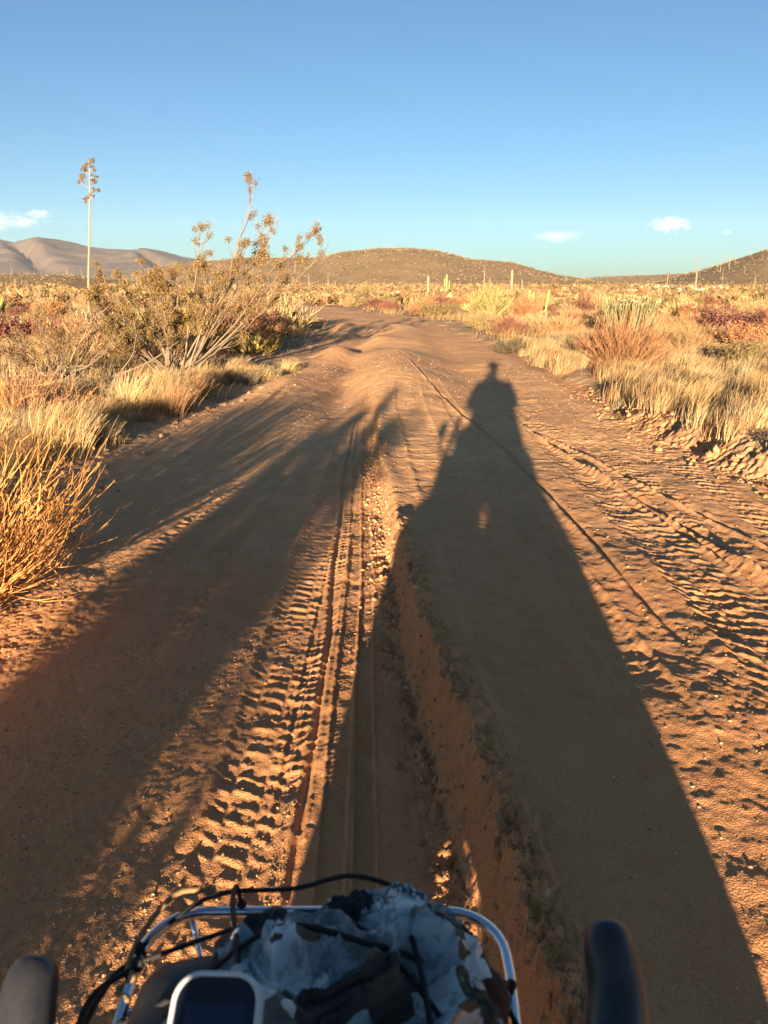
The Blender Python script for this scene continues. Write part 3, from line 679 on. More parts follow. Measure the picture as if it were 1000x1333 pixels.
# ------------------------------------------------------------------ scattered shrubs (individuals) out to 75 m
def offroad(x, y, m=.5): return x < tab(y, EL)-m or x > tab(y, ER)+m
ZC = {'L': [((.29, .18, .085), 'tan brown'), ((.20, .15, .065), 'olive brown'), ((.22, .165, .075), 'olive brown'), ((.28, .14, .065), 'rust brown'), ((.16, .07, .05), 'maroon'), ((.32, .22, .11), 'straw coloured')],
      'R': [((.29, .135, .065), 'rust brown'), ((.30, .17, .08), 'tan brown'), ((.17, .075, .05), 'maroon'), ((.35, .24, .11), 'straw coloured'), ((.20, .145, .065), 'olive brown'), ((.33, .21, .10), 'straw coloured')]}
pts = []; tries = 0
heroes = [(-3.55, 13.2, 2.2), (-4.9, 11.6, 1), (ax, ay, .9), (-10, 22.3, 1.0), (-2.9, 17.4, 1), (3.95, 13.9, 1.2), (5.75, 18.6, 1.2), (4.6, 35, 1.8), (8.4, 43, 1.5), (-3.3, 25.4, 1.4), (-4.1, 20.6, 1), (-2.22, 3.55, 1)]
def clear_ok(x, y, s):
    # keep the sight line to the agave clumps and the spiky cluster open
    if -11.5 < x < -7.9 and 14 < y < 22: return False
    if -3.6 < x < -1.6 and 11 < y < 17.2: return False
    if 2.7 < x < 6 and 8 < y < 13: return False
    return all(math.hypot(x-a, y-b) > r+s*.5 for a, b, r in heroes)
while len(pts) < 290 and tries < 30000:
    tries += 1
    y = 9+66*random.random()**1.25; az = random.uniform(-.60, .60); x = az*y
    if not offroad(x, y, .7 if y < 25 else .9): continue
    s = random.uniform(.45, .95)*(1+.007*y)
    if y < 16: s *= .7
    if az < -.33 and y < 21: s *= .6
    if not clear_ok(x, y, s): continue
    if all(math.hypot(x-a, y-b) > .62*(s+c) for a, b, c, *_ in pts): pts.append((x, y, s))
for x, y, s in pts:
    side = 'L' if x < float(tab(y, EL)) else 'R'
    col, cn = random.choice(ZC[side]); v = random.uniform(.8, 1.2); f = 'leafy' if (random.random() < .45 and cn in ('maroon', 'olive brown', 'rust brown')) else 'twiggy'
    me = random.choice(LEAFY) if f == 'leafy' else random.choice(GEN if y > 24 else NEAR)
    zone = 'near the road' if y < 28 else ('in the middle of the scrubland' if y < 50 else 'far out in the scrubland')
    shrub(me, 'shrub', x, y, (s*random.uniform(.9, 1.2), s, s*random.uniform(.7, 1.0)), tuple(c*v for c in col),
          f"{cn} {f} shrub {zone} {'left' if side=='L' else 'right'} of the road", f"{cn} {f} shrubs {zone}, {'left' if side=='L' else 'right'} side")
# distant cacti: pale poles over the left plain and on the skylines
k = 0
while k < 95:
    y = random.uniform(110, 400); az = random.uniform(-.56, -.06) if random.random() < .72 else random.uniform(-.06, .5)
    x = az*y
    if not offroad(x, y, 3): continue
    c = random.choice([(.30, .235, .15), (.25, .21, .12), (.20, .17, .09)]); lf = az < -.06
    cac(random.choice([CT[0], CT[2], CT[1], CI[1]] if random.random() < .8 else CI), 'columnar_cactus', x, y, random.uniform(.22, .6), c,
        'small pale cactus post standing on the far plain ' + ('left' if lf else 'right') + ' of the road', 'cacti on the far plain ' + ('left' if lf else 'right')); k += 1
for D, lo, hi, n_, lab in ((830, 250, 745, 46, 'tiny cactus on the skyline of the central hill'), (600, 880, 1080, 34, 'small cactus on the skyline of the right hill'), (430, -60, 220, 20, 'tiny cactus on the crest of the low rise below the mountains'), (1650, 740, 900, 8, 'tiny cactus on the low far ridge between the hills')):
    for _ in range(n_):
        az = (random.uniform(lo, hi)-500)/960; y = D+random.uniform(-25, 10); c = (.20, .17, .10)
        cac(random.choice(CI+[CT[2]]), 'columnar_cactus', az*y, y, random.uniform(.4, .9)*(1.0 if D < 900 else 1.5), c, lab, lab.replace('tiny cactus', 'cacti').replace('small cactus', 'cacti'))
for _ in range(26):
    y = random.uniform(400, 580); az = random.uniform(.40, .54)
    cac(random.choice(CI), 'columnar_cactus', az*y, y, random.uniform(.6, 1.0), (.20, .17, .10), 'small dark cactus on the slope of the right hill', 'cacti on the slope of the right hill')

# ------------------------------------------------------------------ far scrub: one mass
def clumps(xs, ys, sz, cols, ntri, name, label):
    n_ = len(xs); z = H(xs, ys)
    a = unit(rng.normal(size=(n_, ntri, 3))); a[..., 2] = np.abs(a[..., 2])
    c = a*rng.uniform(.35, 1, (n_, ntri, 1))*sz[:, None, None]*np.array([1, 1, .75])
    e1 = rng.normal(size=(n_, ntri, 3))*.30*sz[:, None, None]; e2 = rng.normal(size=(n_, ntri, 3))*.30*sz[:, None, None]
    o_ = np.stack([xs, ys, z], 1)[:, None]
    V = np.stack([o_+c, o_+c+e1, o_+c+e2], 2).reshape(-1, 3); Fq = np.arange(len(V)).reshape(-1, 3)
    t = np.repeat(cols, ntri*3, 0)
    o = link(name, make_mesh(name, V, Fq, t), M_TINT); tag(o, label, 'scrub', kind='stuff'); return o
PAL = np.array([(.20, .15, .07), (.09, .075, .035), (.25, .17, .085), (.26, .18, .09), (.065, .052, .028), (.24, .145, .075)])
PALN = np.array([(.24, .145, .07), (.15, .115, .05), (.24, .115, .06), (.27, .17, .085), (.12, .09, .045), (.18, .13, .06)])
def field(n_, y0, y1, pw, azr):
    u = rng.uniform(size=n_); y = (y0**pw+u*(y1**pw-y0**pw))**(1/pw); x = rng.uniform(-azr, azr, n_)*y
    m = (x < tab(y, EL)-1.2) | (x > tab(y, ER)+1.2); return x[m], y[m]
x, y = field(11000, 55, 260, .8, .66); sz = rng.uniform(.25, .75, len(x))*(1+y/300)
clumps(x, y, sz, PALN[rng.integers(0, 6, len(x))]*rng.uniform(.7, 1.15, (len(x), 1)), 34, 'distant_scrub', 'brown scrub covering the plain beyond the near shrubs')
x, y = field(76000, 240, 1700, .8, .66); m = hills(x, y) > .5; m |= rng.uniform(size=len(x)) < .6; x, y = x[m], y[m]; sz = (.35+1.1*rng.uniform(size=len(x))**2)*np.clip(y/600, .7, 1.6)
clumps(x, y, sz, PAL[rng.integers(0, 6, len(x))]*rng.uniform(.7, 1.1, (len(x), 1)), 10, 'hillside_scrub', 'brown and olive scrub speckling the hillsides')

# ------------------------------------------------------------------ grass (stuff)
def grass(name, label, xs, ys, h, nb, spread, cols, wd=.0028, lean=(.10, .03)):
    n_ = len(xs); z = H(xs, ys)-.02; tot = n_*nb; K = 5
    r = np.abs(rng.normal(size=tot))*np.repeat(spread, nb); a = rng.uniform(0, 6.28, tot)
    base = np.stack([np.repeat(xs, nb)+np.cos(a)*r, np.repeat(ys, nb)+np.sin(a)*r, np.repeat(z, nb)], 1)
    d = np.stack([np.cos(a)*.16+rng.normal(size=tot)*.13+.10, np.sin(a)*.16+rng.normal(size=tot)*.13, np.ones(tot)], 1)
    ln = np.repeat(h, nb)*rng.uniform(.45, 1.1, tot)
    P = np.zeros((tot, K, 3)); P[:, 0] = base; d = unit(d); wl = np.array([lean[0], lean[1], -.10])
    for k in range(1, K):
        d = unit(d+wl*rng.uniform(.2, 2.0, (tot, 1))*k*.28+rng.normal(size=(tot, 3))*.03); P[:, k] = P[:, k-1]+d*(ln/(K-1))[:, None]
    Rd = np.linspace(1, .25, K)[None]*np.repeat(wd if np.ndim(wd) else np.full(n_, wd), nb)[:, None]
    V, Fq = tubes(P, Rd, 2, flat=True)
    t = np.repeat(np.repeat(cols, nb, 0)*rng.uniform(.8, 1.2, (tot, 1)), K*2, 0)
    o = link(name, make_mesh(name, V, Fq, t), M_GRASS); tag(o, label, 'grass', kind='stuff'); return o
GC = np.array([(.47, .32, .155), (.43, .28, .13), (.50, .36, .19), (.36, .20, .10), (.32, .25, .15), (.45, .30, .14)])
def gcol(n_): return GC[rng.integers(0, 6, n_)]*rng.uniform(.72, 1.1, (n_, 1))
# left verge
ys = rng.uniform(6.8, 15.2, 900); off = np.abs(rng.normal(size=900))*.5+.12; xs = tab(ys, EL)-off
kk = fbm(xs, ys, .55, 2, 881) > .02; xs, ys = xs[kk][:230], ys[kk][:230]; nG = len(xs)
hh = (.20+.42*np.clip(fbm(xs, ys, 1.1, 2, 883)+.35, 0, 1))*rng.uniform(.7, 1.15, nG)
grass('blond_grass', 'tall blond grass bordering the left road edge below the leaning bush', xs, ys, hh, 190, rng.uniform(.03, .09, nG), gcol(nG)*1.12)
ys = rng.uniform(4.5, 9.5, 150); xs = tab(ys, EL)-rng.uniform(.25, 1.8, 150)
grass('sparse_grass', 'thin pale grass on the ground between the orange bush and the blond grass', xs, ys, rng.uniform(.1, .28, 150), 90, rng.uniform(.06, .16, 150), gcol(150)*.85, .0022)
# right bank
ys = rng.uniform(5.0, 20, 1500); off = np.abs(rng.normal(size=1500))*1.1+.0; xs = tab(ys, ER)+off+.1
kk = fbm(xs, ys, .6, 2, 887) > .03; xs, ys = xs[kk][:430], ys[kk][:430]
m = np.hypot(xs-3.95, ys-13.9) > .8; xs, ys = xs[m], ys[m]; n_ = len(xs)
grass('bank_grass', 'blond grass leaning over the crumbling right bank', xs, ys, rng.uniform(.13, .36, n_), 150, rng.uniform(.03, .10, n_), gcol(n_)*1.05, .0030)
ys = rng.uniform(6, 24, 420); xs = tab(ys, ER)+rng.uniform(1.0, 9, 420)*(.4+ys/24); 
grass('field_grass', 'dry grass filling the field right of the bank', xs, ys, rng.uniform(.16, .36, 420), 110, rng.uniform(.1, .3, 420), gcol(420)*.85, .0036)
ys = rng.uniform(9, 32, 420); xs = tab(ys, EL)-rng.uniform(.6, 10, 420)*(.4+ys/24)
grass('field_grass', 'dry grass between the shrubs of the left field', xs, ys, rng.uniform(.15, .34, 420), 90, rng.uniform(.1, .3, 420), gcol(420)*.8, .004)
u = rng.uniform(size=1500); ys = 20+70*u**1.2; xs = rng.uniform(-.6, .6, 1500)*ys; m = (xs < tab(ys, EL)-.4) | (xs > tab(ys, ER)+.3); xs, ys = xs[m], ys[m]; n_ = len(xs)
grass('far_grass', 'sun bleached grass among the shrubs out to the plain', xs, ys, rng.uniform(.2, .42, n_), 60, rng.uniform(.2, .5, n_), gcol(n_)*np.array([.72, .66, .62]), .0028+ys*.00013)

# ------------------------------------------------------------------ stones
def rocks(name, label, xs, ys, r, cols, sub=1, squash=.65, sink=.3, cat='stones'):
    bm = bmesh.new(); bmesh.ops.create_icosphere(bm, subdivisions=sub, radius=1); bv = np.array([v.co[:] for v in bm.verts]); bf = np.array([[v.index for v in f.verts] for f in bm.faces]); bm.free()
    n_ = len(xs); z = H(xs, ys, True)
    sc_ = rng.uniform(.6, 1.3, (n_, 1, 3))*np.array([1, 1, squash]); jit = 1+rng.uniform(-.28, .28, (n_, len(bv), 1))
    V = bv[None]*sc_*jit*r[:, None, None]; an = rng.uniform(0, 6.28, n_); c, s = np.cos(an)[:, None], np.sin(an)[:, None]
    X = V[..., 0]*c-V[..., 1]*s; Y = V[..., 0]*s+V[..., 1]*c
    V = np.stack([X+xs[:, None], Y+ys[:, None], V[..., 2]+(z+r*squash*(1-2*sink)*.6)[:, None]], 2).reshape(-1, 3)
    Fq = (np.arange(n_)[:, None, None]*len(bv)+bf[None]).reshape(-1, 3)
    o = link(name, make_mesh(name, V, Fq, np.repeat(cols, len(bv), 0), False), M_TINT); tag(o, label, cat, kind='stuff'); return o
SC = np.array([(.44, .24, .12), (.38, .20, .10), (.50, .30, .16), (.30, .16, .09)])
def scol(n_): return SC[rng.integers(0, 4, n_)]*rng.uniform(.85, 1.15, (n_, 1))
n_ = 16000; ys = 1.05+3.6*rng.uniform(size=n_)**1.5; xs = rng.uniform(-1.0, -.17, n_)*(.75+ys*.45)
keep = rng.uniform(size=n_) < .25+.75*(fbm(xs, ys, .25, 3, 61) > -.05); keep &= (np.abs(xs+.42) > .12) | (rng.uniform(size=n_) < .2); xs, ys = xs[keep], ys[keep]
rocks('gravel', 'fine loose gravel on the left front of the road', xs, ys, .0018+.0035*rng.uniform(size=len(xs))**3, scol(len(xs)), 1)
n_ = 14000; ys = 1.05+14*rng.uniform(size=n_)**1.8; xs = rng.uniform(-2.4, 2.7, n_)*np.clip(.35+ys*.2, .3, 1)
rocks('pebbles', 'scattered small pebbles on the sandy road', xs, ys, (.0013+.0035*rng.uniform(size=n_)**5)*(1+ys*.12), scol(n_), 1)
n_ = 2600; ys = 1.1+6.5*rng.uniform(size=n_)**1.3; xs = tab(ys, WALL)+rng.normal(size=n_)*.055+.0
rocks('rut_crumbs', 'crumbs of red brown soil fallen from the rut wall', xs, ys, (.002+.009*rng.uniform(size=n_)**4)*(1+.1*ys), np.array([(.44, .23, .11)])*rng.uniform(.75, 1.1, (n_, 1)), 1, .75)
n_ = 560; ys = 4.2+7*rng.uniform(size=n_)**1.2; xs = tab(ys, ER)+rng.normal(size=n_)*.16+.02
rocks('dirt_clods', 'crumbled orange dirt clods along the right bank', xs, ys, .004+.032*rng.uniform(size=n_)**3.5, np.array([(.40, .205, .10)])*rng.uniform(.75, 1.1, (n_, 1)), 1, .75)
n_ = 90; ys = rng.uniform(5, 12, n_); xs = tab(ys, EL)+rng.normal(size=n_)*.25
rocks('dirt_lumps', 'low dirt lumps along the left road edge', xs, ys, .01+.03*rng.uniform(size=n_)**2, np.array([(.34, .21, .12)])*rng.uniform(.8, 1.15, (n_, 1)), 2, .6)
n_ = 60; ys = rng.uniform(60, 110, n_)+60; xs = rng.uniform(.30, .42, n_)*ys
rocks('boulders', 'pale boulders below the right hill', xs, ys, rng.uniform(.3, .9, n_), np.array([(.42, .30, .21)])*rng.uniform(.8, 1.1, (n_, 1)), 2, .8)
# ------------------------------------------------------------------ bicycle (x = -.06, standing in the rut)
BX = -.06
M_STEEL = plain('polished_tube', (.62, .64, .68), .16, 1.0)
M_FRAME = plain('frame_paint', (.05, .07, .09), .35, .0)
M_BLACK = plain('black_rubber', (.018, .018, .02), .55, .0, .4, .2, 300, .2)
M_HOOD = plain('hood_rubber', (.022, .022, .026), .38, .0, .5, .15, 200, .15)
M_CORD = plain('elastic_cord', (.012, .012, .014), .7, 0, .3, .3, 900, .4)
M_TWINE = plain('twine', (.30, .19, .09), .9, 0, .2, .35, 700, .6)
M_PANN = plain('pannier_cloth', (.05, .055, .06), .8, 0, .2, .2, 60, .2)
M_ROLL = plain('bedroll_cloth', (.16, .17, .10), .85, 0, .2, .2, 60, .2)
M_BEZEL = plain('silver_plastic', (.55, .58, .60), .35, .0, .5)
M_SKIN = plain('skin', (.42, .25, .17), .55, 0, .4, .06, 30)
bike = empty('bicycle', (BX, 0, 0)); tag(bike, 'touring bicycle with drop handlebar and silver front rack, ridden by the photographer', 'bicycle')
FH = (0, .66, .345); RH = (0, -.46, .345); BB = (0, -.05, .28)
def part(name, fn, mat, parent=bike, smooth=True):
    bm = bmesh.new(); fn(bm); return bm_obj(name, bm, mat, parent, smooth)
def ring(bm, c, R, r, S=10, n_=56, sx=1.0):
    p = [(c[0], c[1]+R*math.cos(2*math.pi*i/n_), c[2]+R*math.sin(2*math.pi*i/n_)) for i in range(n_)]
    bm_tube(bm, p, r, S, closed=True)
def f_frame(bm):
    bm_tube(bm, [(0, .30, .84), (0, .345, .70)], .020, 14)
    bm_tube(bm, [(0, .31, .80), (0, -.20, .78)], .014, 12); bm_tube(bm, [(0, .34, .72), (0, -.05, .28)], .018, 12)
    bm_tube(bm, [(0, -.05, .28), (0, -.21, .82)], .015, 12)
    for s in (-1, 1):
        bm_tube(bm, [(s*.02, -.07, .28), (s*.055, -.2, .30), (s*.066, -.46, .345)], .009, 8)
        bm_tube(bm, [(s*.012, -.20, .77), (s*.05, -.3, .58), (s*.066, -.46, .345)], .007, 8)
part('frame', f_frame, M_FRAME)
def f_fork(bm):
    for s in (-1, 1): bm_tube(bm, spline([(s*.02, .35, .70), (s*.052, .375, .64), (s*.06, .44, .52), (s*.058, .60, .37), (s*.055, .66, .345)], 16), .0115, 10)
    bm_tube(bm, [(-.03, .352, .69), (.03, .352, .69)], .016, 10)
part('fork', f_fork, M_FRAME)
for c in (FH, RH):
    wh = part('wheel', lambda bm: ring(bm, c, .298, .011, 10), M_STEEL)
    part('tyre', lambda bm: ring(bm, c, .325, .0235, 14), M_BLACK, wh)
    def sp(bm):
        for i in range(32):
            a = 2*math.pi*i/32; b = a+(.35 if i % 4 < 2 else -.35); s = .028 if i % 2 else -.028
            bm_tube(bm, [(c[0]+s, c[1]+.022*math.cos(b), c[2]+.022*math.sin(b)), (c[0], c[1]+.29*math.cos(a), c[2]+.29*math.sin(a))], .0011, 4)
    part('spokes', sp, M_STEEL, wh)
    part('hub', lambda bm: bm_tube(bm, [(-.055, c[1], c[2]), (-.04, c[1], c[2]), (-.038, c[1], c[2]), (.038, c[1], c[2]), (.04, c[1], c[2]), (.055, c[1], c[2])], [.006, .01, .026, .026, .01, .006], 14), M_STEEL, wh)
def f_bar(bm):
    bm_tube(bm, [(-.21, .28, .955), (.21, .28, .955)], .0125, 12)
    for s in (-1, 1):
        bm_tube(bm, spline([(s*.20, .28, .955), (s*.214, .30, .955), (s*.218, .36, .95), (s*.222, .40, .915), (s*.23, .385, .86), (s*.245, .33, .83), (s*.252, .24, .825)], 26), .0155, 12)
part('handlebar', f_bar, M_BLACK)
part('shadow_mirror', lambda bm: (bm_tube(bm, spline([(-.252, .24, .825), (-.31, .235, .84), (-.335, .235, .90), (-.345, .24, .99)], 14), .014, 8), bm_tube(bm, [(-.350, .24, .90), (-.352, .24, .915), (-.356, .24, .97), (-.358, .24, 1.0), (-.358, .24, 1.01)], [.01, .034, .040, .034, .01], 12)), M_BLACK)  # made-up part out of view, thickened to cast a spike in the rider's shadow
part('stem', lambda bm: (bm_tube(bm, [(0, .295, .85), (0, .287, .945)], .0145, 12), bm_tube(bm, [(0, .287, .935), (0, .285, .957)], .022, 12)), M_BLACK)
for s, tx, ty, tz in ((-1, -.195, .452, 1.022), (1, .232, .487, 1.020)):
    def f_hood(bm):
        p = spline([(s*.215, .285, .958), (s*.216, .33, .968), (s*.2165, .385, .972), (tx+.0*s, ty-.045, tz-.030), (tx, ty-.018, tz-.008), (tx, ty, tz)], 30)
        r = np.interp(np.linspace(0, 1, len(p)), [0, .2, .45, .7, .86, .94, .98, 1], [.019, .0235, .0235, .0205, .0185, .0160, .0115, .003])
        bm_tube(bm, p, r, 20)
    h = part('brake_hood', f_hood, M_HOOD)
    part('brake_lever', lambda bm: bm_tube(bm, spline([(tx, ty-.012, tz-.012), (tx, ty+.008, tz-.045), (tx+s*.004, ty-.005, tz-.10), (tx+s*.01, ty-.03, tz-.15)], 14), [.008]*14+[.004], 8) if False else bm_tube(bm, spline([(tx, ty-.03, tz-.03), (tx, ty-.012, tz-.06), (tx+s*.004, ty-.02, tz-.10), (tx+s*.01, ty-.04, tz-.15)], 14), .006, 8), M_STEEL, h)
part('seat_post', lambda bm: bm_tube(bm, [(0, -.205, .80), (0, -.235, .90)], .0135, 12), M_BLACK)
def f_sad(bm):
    t = spline([(0, -.06, .925), (0, -.12, .93), (0, -.20, .93), (0, -.27, .935), (0, -.31, .94)], 16)
    bm_tube(bm, t, np.interp(np.linspace(0, 1, len(t)), [0, .1, .5, .85, 1], [.008, .022, .035, .065, .04]), 16)
    for v in bm.verts: v.co.z = .93+(v.co.z-.93)*.45
part('saddle', f_sad, M_BLACK)
def f_crank(bm):
    ring(bm, (.045, BB[1], BB[2]), .09, .003, 6, 40)
    for i in range(5):
        a = i*2*math.pi/5; bm_tube(bm, [(.045, BB[1], BB[2]), (.045, BB[1]+.088*math.cos(a), BB[2]+.088*math.sin(a))], .005, 6)
    bm_tube(bm, [(-.065, BB[1], BB[2]), (.065, BB[1], BB[2])], .012, 10)
    bm_tube(bm, [(.062, BB[1], BB[2]), (.07, BB[1]+.165, BB[2]+.03)], .009, 8); bm_tube(bm, [(-.062, BB[1], BB[2]), (-.07, BB[1]-.165, BB[2]-.03)], .009, 8)
part('crankset', f_crank, M_STEEL)
for s, y, z in ((1, BB[1]+.165, BB[2]+.03), (-1, BB[1]-.165, BB[2]-.03)):
    part('pedal', lambda bm: bm_box(bm, (s*.115, y, z), (.085, .07, .016), .004), M_BLACK)
part('chain', lambda bm: (bm_tube(bm, [(.045, BB[1], BB[2]+.09), (.045, RH[1], RH[2]+.04)], .004, 6), bm_tube(bm, [(.045, BB[1], BB[2]-.09), (.045, RH[1], RH[2]-.04)], .004, 6)), M_STEEL)
def f_rack(bm):
    z = .868
    loop = [(-.163, .30, z), (-.172, .45, z), (-.180, .575, z)]
    loop += [(-.180+.055*(1-math.cos(a)), .60+.055*math.sin(a), z) for a in np.linspace(.0, math.pi/2, 8)]
    loop += [(.180-.055*(1-math.cos(a)), .60+.055*math.sin(a), z) for a in np.linspace(math.pi/2, 0, 8)]
    loop += [(.180, .575, z), (.172, .45, z), (.163, .30, z)]
    bm_tube(bm, loop, .0058, 12)
    z2 = .80
    l2 = [(x*.90, y-.015, z2) for x, y, _ in loop]; bm_tube(bm, l2, .004, 8)
    for x in (-.13, -.065, 0, .065, .13): bm_tube(bm, [(x, .29, z2), (x, .64, z2), (x*1.1, .655, z)], .003, 8)
    for y in (.34, .44, .54): bm_tube(bm, [(-.172, y, z), (-.158, y, z2), (.158, y, z2), (.172, y, z)], .003, 8)
    for s in (-1, 1): bm_tube(bm, [(s*.12, .50, z2), (s*.075, .66, .36)], .005, 8)
part('front_rack', f_rack, M_STEEL)
def f_rr(bm):
    z = .74
    bm_tube(bm, [(-.06, -.28, z), (-.06, -.68, z), (.06, -.68, z), (.06, -.28, z), (-.06, -.28, z)], .005, 8)
    for s in (-1, 1):
        for y in (-.36, -.5, -.62): bm_tube(bm, [(s*.06, y, z), (s*.07, -.47, .37)], .005, 8)
part('rear_rack', f_rr, M_STEEL)
for s in (-1, 1):
    part('brake_cable', lambda bm: bm_tube(bm, spline([(s*.215, .40, .98), (s*.20, .47, .93), (s*.12, .46, .86), (s*.02, .36, .80)], 24), .0026, 8), M_BLACK)

# unseen luggage behind the rider: panniers widened, rest added, to fill the cast shadow
def pillow(bm, c, s, p=4.0, seg=36, wob=.02, seed=1):
    bmesh.ops.create_uvsphere(bm, u_segments=seg, v_segments=seg//2, radius=1)
    for v in bm.verts:
        q = v.co; n_ = (abs(q.x)**p+abs(q.y)**p+abs(q.z)**p)**(1/p); q = q/n_
        k = 1+wob*math.sin(q.x*5+seed)*math.cos(q.z*7+seed)+wob*math.sin(q.y*9+seed*2)
        v.co = Vector((c[0]+q.x*s[0]*k, c[1]+q.y*s[1]*k, c[2]+q.z*s[2]*k))
for s, lab in ((-1, 'dark cloth pannier on the left side of the rear rack'), (1, 'dark cloth pannier on the right side of the rear rack')):
    bm = bmesh.new(); pillow(bm, (0, 0, 0), (.252, .19, .27), 3.0, 36, .03, s+2); o = bm_obj('pannier_bag', bm, M_PANN); o.location = (BX-.04+s*.245, -.66, .53); tag(o, lab, 'bag', 'rear panniers')
bm = bmesh.new(); bm_tube(bm, [(-.40, 0, 0), (-.39, 0, 0), (-.1, 0, .005), (.1, 0, .005), (.34, 0, 0), (.35, 0, 0)], [.07, .095, .10, .10, .095, .07], 28); o = bm_obj('shadow_roll', bm, M_ROLL); o.location = (BX, -.60, .84); tag(o, 'olive roll lashed crosswise on the rear rack, added to widen the shadow', 'shadow_roll')  # added out of view to broaden the rider's shadow

bm = bmesh.new(); pillow(bm, (0, 0, 0), (.20, .15, .14), 3.0, 36, .03, 7); o = bm_obj('shadow_sack', bm, M_PANN); o.location = (BX, -.62, 1.03); tag(o, 'dark stuff sack on top of the roll, added to close a gap in the shadow', 'bag')  # added out of view to block a slit of light in the shadow
# camouflage bag on the front rack
def camo():
    m, n, b = mat_new('camouflage_cloth', .78, .25)
    tc = N(n, 'ShaderNodeTexCoord'); mp = N(n, 'ShaderNodeMapping'); mp.inputs['Scale'].default_value = (1, 1, .7); n.links.new(tc.outputs['Object'], mp.inputs[0]); P = mp.outputs[0]
    wv = N(n, 'ShaderNodeTexNoise'); wv.inputs['Scale'].default_value = 30; n.links.new(P, wv.inputs['Vector'])
    wp = n.nodes.new('ShaderNodeVectorMath'); wp.operation = 'MULTIPLY_ADD'; n.links.new(wv.outputs['Color'], wp.inputs[0]); wp.inputs[1].default_value = (.028, .028, .028); n.links.new(P, wp.inputs[2])
    v = N(n, 'ShaderNodeTexVoronoi'); v.inputs['Scale'].default_value = 25; n.links.new(wp.outputs[0], v.inputs['Vector'])
    sep = N(n, 'ShaderNodeSeparateColor'); n.links.new(v.outputs['Color'], sep.inputs[0])
    cr = N(n, 'ShaderNodeValToRGB'); cr.color_ramp.interpolation = 'CONSTANT'; e = cr.color_ramp.elements
    cols = [(0, (.30, .38, .40)), (.20, (.028, .026, .026)), (.46, (.60, .65, .63)), (.56, (.11, .13, .12)), (.66, (.07, .05, .04)), (.80, (.20, .23, .22)), (.93, (.12, .10, .06))]
    e[0].position = 0; e[0].color = (*cols[0][1], 1); e[1].position = cols[1][0]; e[1].color = (*cols[1][1], 1)
    for p_, c_ in cols[2:]: x = e.new(p_); x.color = (*c_, 1)
    n.links.new(sep.outputs[0], cr.inputs[0])
    v2 = N(n, 'ShaderNodeTexVoronoi'); v2.inputs['Scale'].default_value = 105; v2.feature = 'DISTANCE_TO_EDGE'; n.links.new(wp.outputs[0], v2.inputs['Vector'])
    ln = ramp(n, v2.outputs['Distance'], .0, .16); msk = ramp(n, noise(n, 14, 3, .5, P), .55, .62)
    lw = mth(n, 'MULTIPLY', mth(n, 'SUBTRACT', 1.0, ln, True), msk)
    c = mixc(n, lw, cr.outputs[0], (.035, .035, .04))
    c = mixc(n, mth(n, 'MULTIPLY', ramp(n, noise(n, 70, 5, .7, P), .52, .60), .45), c, (.05, .05, .05))
    # one yellow leaf print
    sp = N(n, 'ShaderNodeVectorMath', operation='DISTANCE'); n.links.new(wp.outputs[0], sp.inputs[0]); sp.inputs[1].default_value = (.115, .03, .02)
    c = mixc(n, mth(n, 'LESS_THAN', sp.outputs['Value'], .020), c, (.50, .33, .05))
    n.links.new(c, b.inputs['Base Color'])
    wvt = noise(n, 900, 2, .5, P); bp = N(n, 'ShaderNodeBump', i_Strength=.25, i_Distance=.0006); n.links.new(wvt, bp.inputs['Height']); n.links.new(bp.outputs[0], b.inputs['Normal'])
    return m
M_CAMO = camo()
